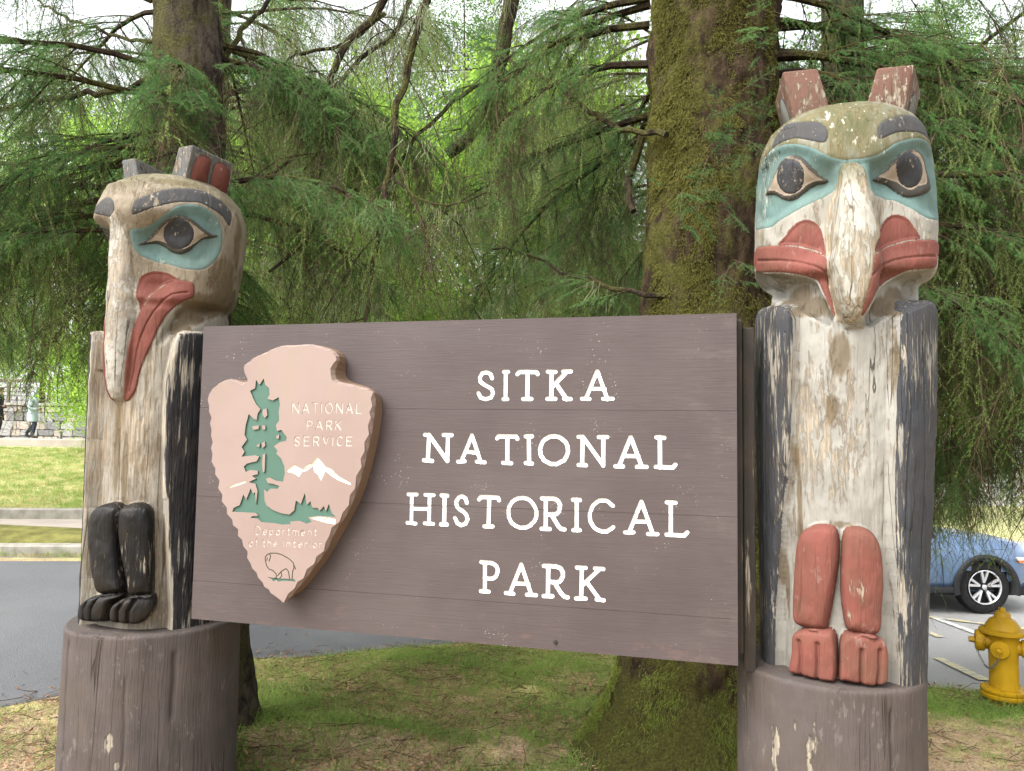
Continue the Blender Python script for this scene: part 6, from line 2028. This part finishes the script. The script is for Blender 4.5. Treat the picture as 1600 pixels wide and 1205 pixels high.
# doors: cut lines and handles
for x in (-.58, -1.93):
    MB().tube([(x, -.004, .36), (x-.01, -.008, .62), (x-.03, .03, .95)], .005, 5).build('door_seam', M_CLAD, car, True)
for x in (-1.72, -2.78): MB().bbox((x, -.032, .86), (x+.19, -.004, .885), .008).build('door_handle', M_CAR, car, True)
MB().bbox((-3.0, -.012, .27), (-.36, .08, .355), .015).build('sill_cladding', M_CLAD, car, True)
MB().bbox((-3.5, .25, .2), (.78, CW-.25, .42), .02).build('underbody', M_CLAD, car, False)
mi = MB(); mi.bbox((-.92, -.20, 1.0), (-.80, -.02, 1.14), .03); mi.bbox((-.86,-.06,.985),(-.82,.06,1.02),.008)
mi.build('wing_mirror', M_CLAD, car, True)
def wheel(wx, near):
    yy = 0.03 if near else CW-.03
    sg = 1 if near else -1
    M = Matrix.Translation((wx, yy, WR)) @ Matrix.Rotation(sg*math.pi/2, 4, 'X')
    tb = MB().lathe([(.235,-.20),(.30,-.205),(.335,-.19),(WR,-.16),(WR,-.05),(.337,-.018),(.30,0),(.245,-.004),(.232,-.02),(.225,-.06),(.225,-.19)], 44, M)
    # arch: dark liner and cladding lip
    if True:
        n = 26
        Va, Fa = [], []
        for k in range(n+1):
            a = math.radians(-12 + 204*k/n)
            for r, y in ((.372, -.018), (.372, .20), (.445, -.018), (.445, .03)):
                Va.append((wx + r*math.cos(a), (y if near else CW-y), .335 + r*math.sin(a)))
        for k in range(n):
            b = 4*k
            Fa += [(b, b+4, b+6, b+2), (b, b+1, b+5, b+4), (b+2, b+6, b+7, b+3)]
        mesh_np('arch_cladding', Va, Fa, M_CLAD, car, True)
    wo = tb.build('wheel', M_TYRE, car, True)
    MB().lathe([(.222,-.012),(.228,-.006),(.222,-.002),(.212,-.006),(.208,-.05),(.200,-.10),(.06,-.11),(.01,-.11)], 40, M, False).build('rim', M_DARKALLOY, wo, True)
    sp = MB()
    for k in range(5):                           # five split spokes
        a = 2*math.pi*k/5 + .3
        for o in (-.20, .20):
            ca, sa = math.cos(a), math.sin(a); cb, sb = math.cos(a+o), math.sin(a+o)
            p0 = (ca*.055, sa*.055); p1 = (cb*.212, sb*.212)
            w0, w1 = .013, .016
            nx, ny = -(p1[1]-p0[1]), p1[0]-p0[0]; L_ = math.hypot(nx, ny); nx /= L_; ny /= L_
            V = [(p0[0]+nx*w0, p0[1]+ny*w0, -.022), (p0[0]-nx*w0, p0[1]-ny*w0, -.022), (p1[0]-nx*w1, p1[1]-ny*w1, -.004), (p1[0]+nx*w1, p1[1]+ny*w1, -.004)]
            V += [(x, y, z-.03) for x, y, z in V]
            sp.add([tuple(M @ Vector(v)) for v in V], [(0,1,2,3),(7,6,5,4),(0,4,5,1),(1,5,6,2),(2,6,7,3),(3,7,4,0)])
    sp.lathe([(.222,-.01),(.226,-.001),(.216,.001),(.208,-.008),(.206,-.02)], 40, M, False)
    sp.build('spokes', M_ALLOY, wo, False)
    MB().lathe([(.03,-.03),(.034,-.012),(.028,-.006),(.002,-.004)], 16, M).build('hub_cap', M_ALLOY, wo, True)
for wx in (0, -WB):
    for nr in (True, False): wheel(wx, nr)
for nr in (True, False):
    y = (lambda v: v) if nr else (lambda v: CW-v)
    P = [(.42, y(.055), .74), (.60, y(.085), .735), (.78, y(.27), .68), (.80, y(.36), .62), (.66, y(.14), .625), (.50, y(.06), .66)]
    h = pane('headlight', P, M_LAMP, (.012, -.012 if nr else .012, .004))
    pane('side_marker', [(.45, y(.052), .70), (.57, y(.072), .70), (.57, y(.074), .665), (.47, y(.054), .672)], M_AMBER, (.002, -.02 if nr else .02, 0))
    pane('tail_light', [(-3.52, y(.16), .98), (-3.36, y(.05), .99), (-3.30, y(.045), .88), (-3.52, y(.15), .86)], M_REDL, (-.012, -.012 if nr else .012, 0))

# ------------------------------------------------------------------ stone wall, railing, walkers (far left)
M_STONE = [plain('grey_wall_stone', (0.27, 0.265, 0.25), 0.9, 0.2, var=.3, scale=5), plain('tan_wall_stone', (0.31, 0.275, 0.23), 0.9, 0.2, var=.3, scale=5), plain('dark_wall_stone', (0.165, 0.165, 0.16), 0.9, 0.2, var=.3, scale=5)]
M_MORTAR = plain('wall_mortar', (0.15, 0.145, 0.135), 0.95, 0.1)
wa = at_depth(128, 690, 29.0)
wz = float(base_h(wa[0], wa[1])) + .02
wall = empty('stone_wall', (wa[0]+3.0, wa[1]+.5, wz), 0.02, 'low grey stone block wall behind the walking person in the pale coat', 'wall')
WL = 9.5
MB().box((-WL, .06, -.5), (0, .55, 1.50)).build('mortar', M_MORTAR, wall, False)
rs = random.Random(9)
shapes = []
for k in range(8):
    bm = bmesh.new(); bmesh.ops.create_cube(bm, size=1.0)
    for v in bm.verts: v.co += Vector((rs.gauss(0,.05), rs.gauss(0,.04), rs.gauss(0,.05)))
    bmesh.ops.bevel(bm, geom=bm.edges[:], offset=.07, segments=1, affect='EDGES')
    me = bpy.data.meshes.new('stone'); bm.to_mesh(me); bm.free()
    me.materials.append(M_STONE[k % 3]); shapes.append(me)
z = 0.0
while z < 1.42:
    h = rs.uniform(.17, .36); h = min(h, 1.48-z)
    x = -WL
    while x < -.02:
        l = min(rs.uniform(.22, .62), -x)
        o = bpy.data.objects.new('stone', rs.choice(shapes)); COL.objects.link(o); o.parent = wall
        o.location = (x+l/2, .05+rs.gauss(0,.012), z+h/2); o.scale = (l-.02, .18, h-.02)
        x += l
    z += h
MB().bbox((-WL-.05, -.10, 1.5), (.05, .6, 1.60), .02).build('coping', plain('wall_coping', (0.30,.28,.25), .9), wall, False)
M_RAIL = plain('brown_railing', (0.13, 0.095, 0.08), 0.6)
rail = empty('railing', (wa[0]+3.0, wa[1]+.75, wz+1.6), 0.02, 'brown railing with thin bars along the top of the stone wall', 'railing')
for zz_ in (.12, .28, .44, .60): MB().tube([(-WL, 0, zz_), (0, 0, zz_)], .018, 6).build('bar', M_RAIL, rail, True)
MB().bbox((-WL, -.07, .80), (0, .07, .92), .015).build('handrail', M_RAIL, rail, False)
for k in range(7): MB().bbox((-WL+.1+k*1.54, -.05, 0), (-WL+.2+k*1.54, .05, .82), .01).build('post', M_RAIL, rail, False)

def skin_body(name, joints, edges, mat, parent):
    me = bpy.data.meshes.new(name)
    me.from_pydata([j[0] for j in joints], edges, [])
    o = bpy.data.objects.new(name, me); COL.objects.link(o)
    o.modifiers.new('skin', 'SKIN'); s = o.modifiers.new('sub', 'SUBSURF'); s.levels = s.render_levels = 2
    if not me.skin_vertices: 
        bpy.context.view_layer.objects.active = o
    for i, j in enumerate(joints):
        sv = me.skin_vertices[0].data[i]
        sv.radius = j[1] if isinstance(j[1], tuple) else (j[1], j[1]); sv.use_root = (i == 0)
    dg = bpy.context.evaluated_depsgraph_get(); dg.update()
    m2 = bpy.data.meshes.new_from_object(o.evaluated_get(dg))
    bpy.data.objects.remove(o)
    m2.materials.clear(); m2.materials.append(mat)
    m2.polygons.foreach_set('use_smooth', np.ones(len(m2.polygons), dtype=bool))
    r = bpy.data.objects.new(name, m2); COL.objects.link(r); r.parent = parent
    return r
M_SKIN = plain('skin', (0.45, 0.28, 0.21), 0.6)
M_HAIR = plain('brown_hair', (0.06, 0.04, 0.03), 0.7)
M_SHOE = plain('dark_shoe', (0.03, 0.03, 0.032), 0.6)
def walker(px, depth, hgt, label, coat, trouser, hood=True, bag=None):
    b = at_depth(px, 690, depth)
    e = empty('person', (b[0], b[1], float(base_h(b[0], b[1])) + .31), 0.25, label, 'person')
    k = hgt/1.66
    S = lambda x, y, z: (x*k, y*k, z*k)
    # figure walks towards +x; one continuous body from pelvis out
    J = [(S(0,0,.92),(.115,.15)), (S(.01,0,1.12),(.105,.14)), (S(.03,0,1.33),(.115,.165)), (S(.05,0,1.43),.055), (S(.075,0,1.50),.058), (S(.09,0,1.57),(.088,.075)), (S(.085,0,1.63),(.07,.062)),
         (S(.03,-.085,.86),.085), (S(.13,-.09,.50),.058), (S(.06,-.09,.10),.038), (S(.20,-.09,.045),.036),
         (S(-.01,.085,.86),.085), (S(.06,.09,.50),.058), (S(-.20,.09,.16),.038), (S(-.10,.09,.045),.034),
         (S(.03,-.19,1.37),.055), (S(-.02,-.235,1.10),.042), (S(.20,-.18,1.06),.033), (S(.27,-.13,1.07),.03),
         (S(.03,.19,1.37),.055), (S(-.02,.235,1.10),.042), (S(.20,.18,1.06),.033), (S(.27,.13,1.07),.03)]
    E = [(0,1),(1,2),(2,3),(3,4),(4,5),(5,6),(0,7),(7,8),(8,9),(9,10),(0,11),(11,12),(12,13),(13,14),(2,15),(15,16),(16,17),(17,18),(2,19),(19,20),(20,21),(21,22)]
    J = [(j, tuple(q*k for q in r) if isinstance(r, tuple) else r*k) for j, r in J]
    body = skin_body('body', J, E, M_SKIN, e)
    # trousers and shoes follow the legs
    T = MB()
    for q in ([(0.02,-.085,.90),(.13,-.09,.50),(.065,-.09,.10)], [(-.01,.085,.90),(.06,.09,.50),(-.19,.09,.17)]):
        T.tube([S(*p) for p in q], [.105*k,.074*k,.058*k], 12)
    T.build('trousers', trouser, e, True)
    for q in ([(.04,-.09,.06),(.13,-.09,.05),(.25,-.09,.035)], [(-.21,.09,.14),(-.13,.09,.075),(-.05,.09,.025)]):
        MB().tube([S(*p) for p in q], [.045*k,.052*k,.035*k], 10).build('shoe', M_SHOE, e, True)
    # coat: body tube that flares to the hem, with sleeves
    V, F = [], []
    lv = [(.60,.19,.215,.02),(.80,.175,.20,.01),(1.0,.15,.178,.01),(1.2,.15,.185,.025),(1.36,.145,.20,.035),(1.43,.10,.14,.05),(1.47,.075,.085,.06)]
    n = 20
    for z_, rx, ry, cx in lv:
        for i in range(n):
            a = 2*math.pi*i/n
            f = 1 + .04*math.sin(5*a)*(1.3-z_ if z_ < 1.3 else 0)
            V.append(S(cx+rx*f*math.cos(a), ry*f*math.sin(a), z_))
    for i in range(len(lv)-1):
        for q in range(n): F.append((i*n+q, i*n+(q+1) % n, (i+1)*n+(q+1) % n, (i+1)*n+q))
    c = MB().add(V, F)
    for sg in (-1, 1):
        c.tube([S(.03,sg*.15,1.40), S(.02,sg*.215,1.32), S(-.03,sg*.25,1.10), S(.08,sg*.215,1.05), S(.20,sg*.18,1.06)], [.07*k,.08*k,.068*k,.06*k,.05*k], 10)
    co = c.build('coat', coat, e, True)
    if hood:
        Vh, Fh = [], []
        for i in range(9):
            ph = math.pi*i/8
            for j in range(14):
                a = 2*math.pi*j/14
                x = .075 + .125*math.sin(ph)*math.cos(a); y = .115*math.sin(ph)*math.sin(a); z_ = 1.575 + .145*math.cos(ph)
                if math.cos(a) > .55 and .22 < i/8 < .8: x = .075 + .125*.45*math.sin(ph)
                Vh.append(S(x, y, z_))
        for i in range(8):
            for j in range(14): Fh.append((i*14+j, (i+1)*14+j, (i+1)*14+(j+1) % 14, i*14+(j+1) % 14))
        mesh_np('hood', Vh, Fh, coat, co, True)
    else:
        MB().lathe([(.06*k,-.04*k),(.098*k,0),(.102*k,.05*k),(.07*k,.10*k),(.01,.115*k)], 14, Matrix.Translation(S(.07,0,1.58))).build('hair', M_HAIR, e, True)
    nose = MB().tube([S(.16,0,1.585), S(.195,0,1.56), S(.17,0,1.545)], [.008,.014,.01], 6).build('nose', M_SKIN, body, True)
    if bag: MB().bbox(S(-.24,-.14,1.0), S(-.10,.14,1.40), .04).build('backpack', bag, e, True)
    return e
walker(48, 27.4, 1.62, 'person in a pale mint hooded coat and dark trousers walking along the wall', plain('pale_mint_cloth', (0.36, 0.45, 0.46), .9, var=.06), plain('dark_blue_trousers', (0.03, 0.036, 0.055), .9))
walker(-7, 26.9, 1.72, 'person in black clothes with a backpack, cut by the left edge', plain('black_cloth', (0.022, 0.022, 0.025), .9), plain('black_trousers', (0.02, 0.02, 0.024), .9), False, plain('black_bag', (0.02, 0.02, 0.02), .7))
# a small bin-like post light on the pavement
pb = at_depth(94, 692, 26.8)
pl = empty('path_light', (pb[0], pb[1], float(base_h(pb[0], pb[1]))+.30), 0, 'short grey post light on the pavement in front of the stone wall', 'path light')
MB().lathe([(.06,0),(.06,.20),(.055,.21)], 14).build('post', M_STEEL, pl, True)
MB().lathe([(.05,.205),(.085,.215),(.085,.245),(.03,.265)], 14).build('cap', M_STEEL, pl, True)

# ------------------------------------------------------------------ pale building beyond the parking area
bl = at_depth(1350, 690, 30.0)
g0 = float(base_h(bl[0], bl[1])) + .02
bld = empty('park_building', (bl[0], bl[1], g0), -0.06, 'pale horizontally boarded building beyond the parking area, mostly behind boughs', 'building')
M_SIDE = plain('pale_siding_paint', (0.5, 0.485, 0.46), 0.7, var=.06)
MB().box((0, .05, -.5), (14, 8, 4.2)).build('wall', plain('building_wall', (0.45, 0.43, 0.40), .8), bld, False)
for k in range(21):
    V = [(-.02,.05,.2+k*.19), (14.02,.05,.2+k*.19), (14.02,.015,.2+k*.19), (-.02,.015,.2+k*.19), (-.02,.05,.392+k*.19), (14.02,.05,.392+k*.19)]
    mesh_np('siding_board', V, [(3,2,5,4), (0,1,2,3), (1,5,2), (0,3,4)], M_SIDE, bld, False)
for x in (1.5, 4.2, 7.0, 9.8):
    wf = MB()
    for a, b in (((x,-.05,1.0),(x+.08,.03,2.2)), ((x+1.32,-.05,1.0),(x+1.4,.03,2.2)), ((x+.08,-.05,1.0),(x+1.32,.03,1.08)), ((x+.08,-.05,2.12),(x+1.32,.03,2.2)), ((x+.66,-.045,1.08),(x+.74,.03,2.12))): wf.box(a, b)
    wo = wf.build('window', M_SIDE, bld, False)
    MB().box((x+.08,-.02,1.08), (x+1.32,.0,2.12)).build('pane', M_GLASS, wo, False)
rf = MB(); rf.add([(-.6,-.7,4.15),(14.6,-.7,4.15),(14.6,4,6.4),(-.6,4,6.4),(-.6,8.7,4.15),(14.6,8.7,4.15),(-.6,-.7,4.0),(14.6,-.7,4.0),(14.6,8.7,4.0),(-.6,8.7,4.0)], [(0,1,2,3),(3,2,5,4),(6,7,1,0),(8,9,4,5),(6,0,3,4,9),(7,8,5,2,1),(9,8,7,6)])
rf.build('roof', plain('grey_shingle_roof', (0.11, 0.11, 0.115), .9, var=.3, scale=4), bld, False)
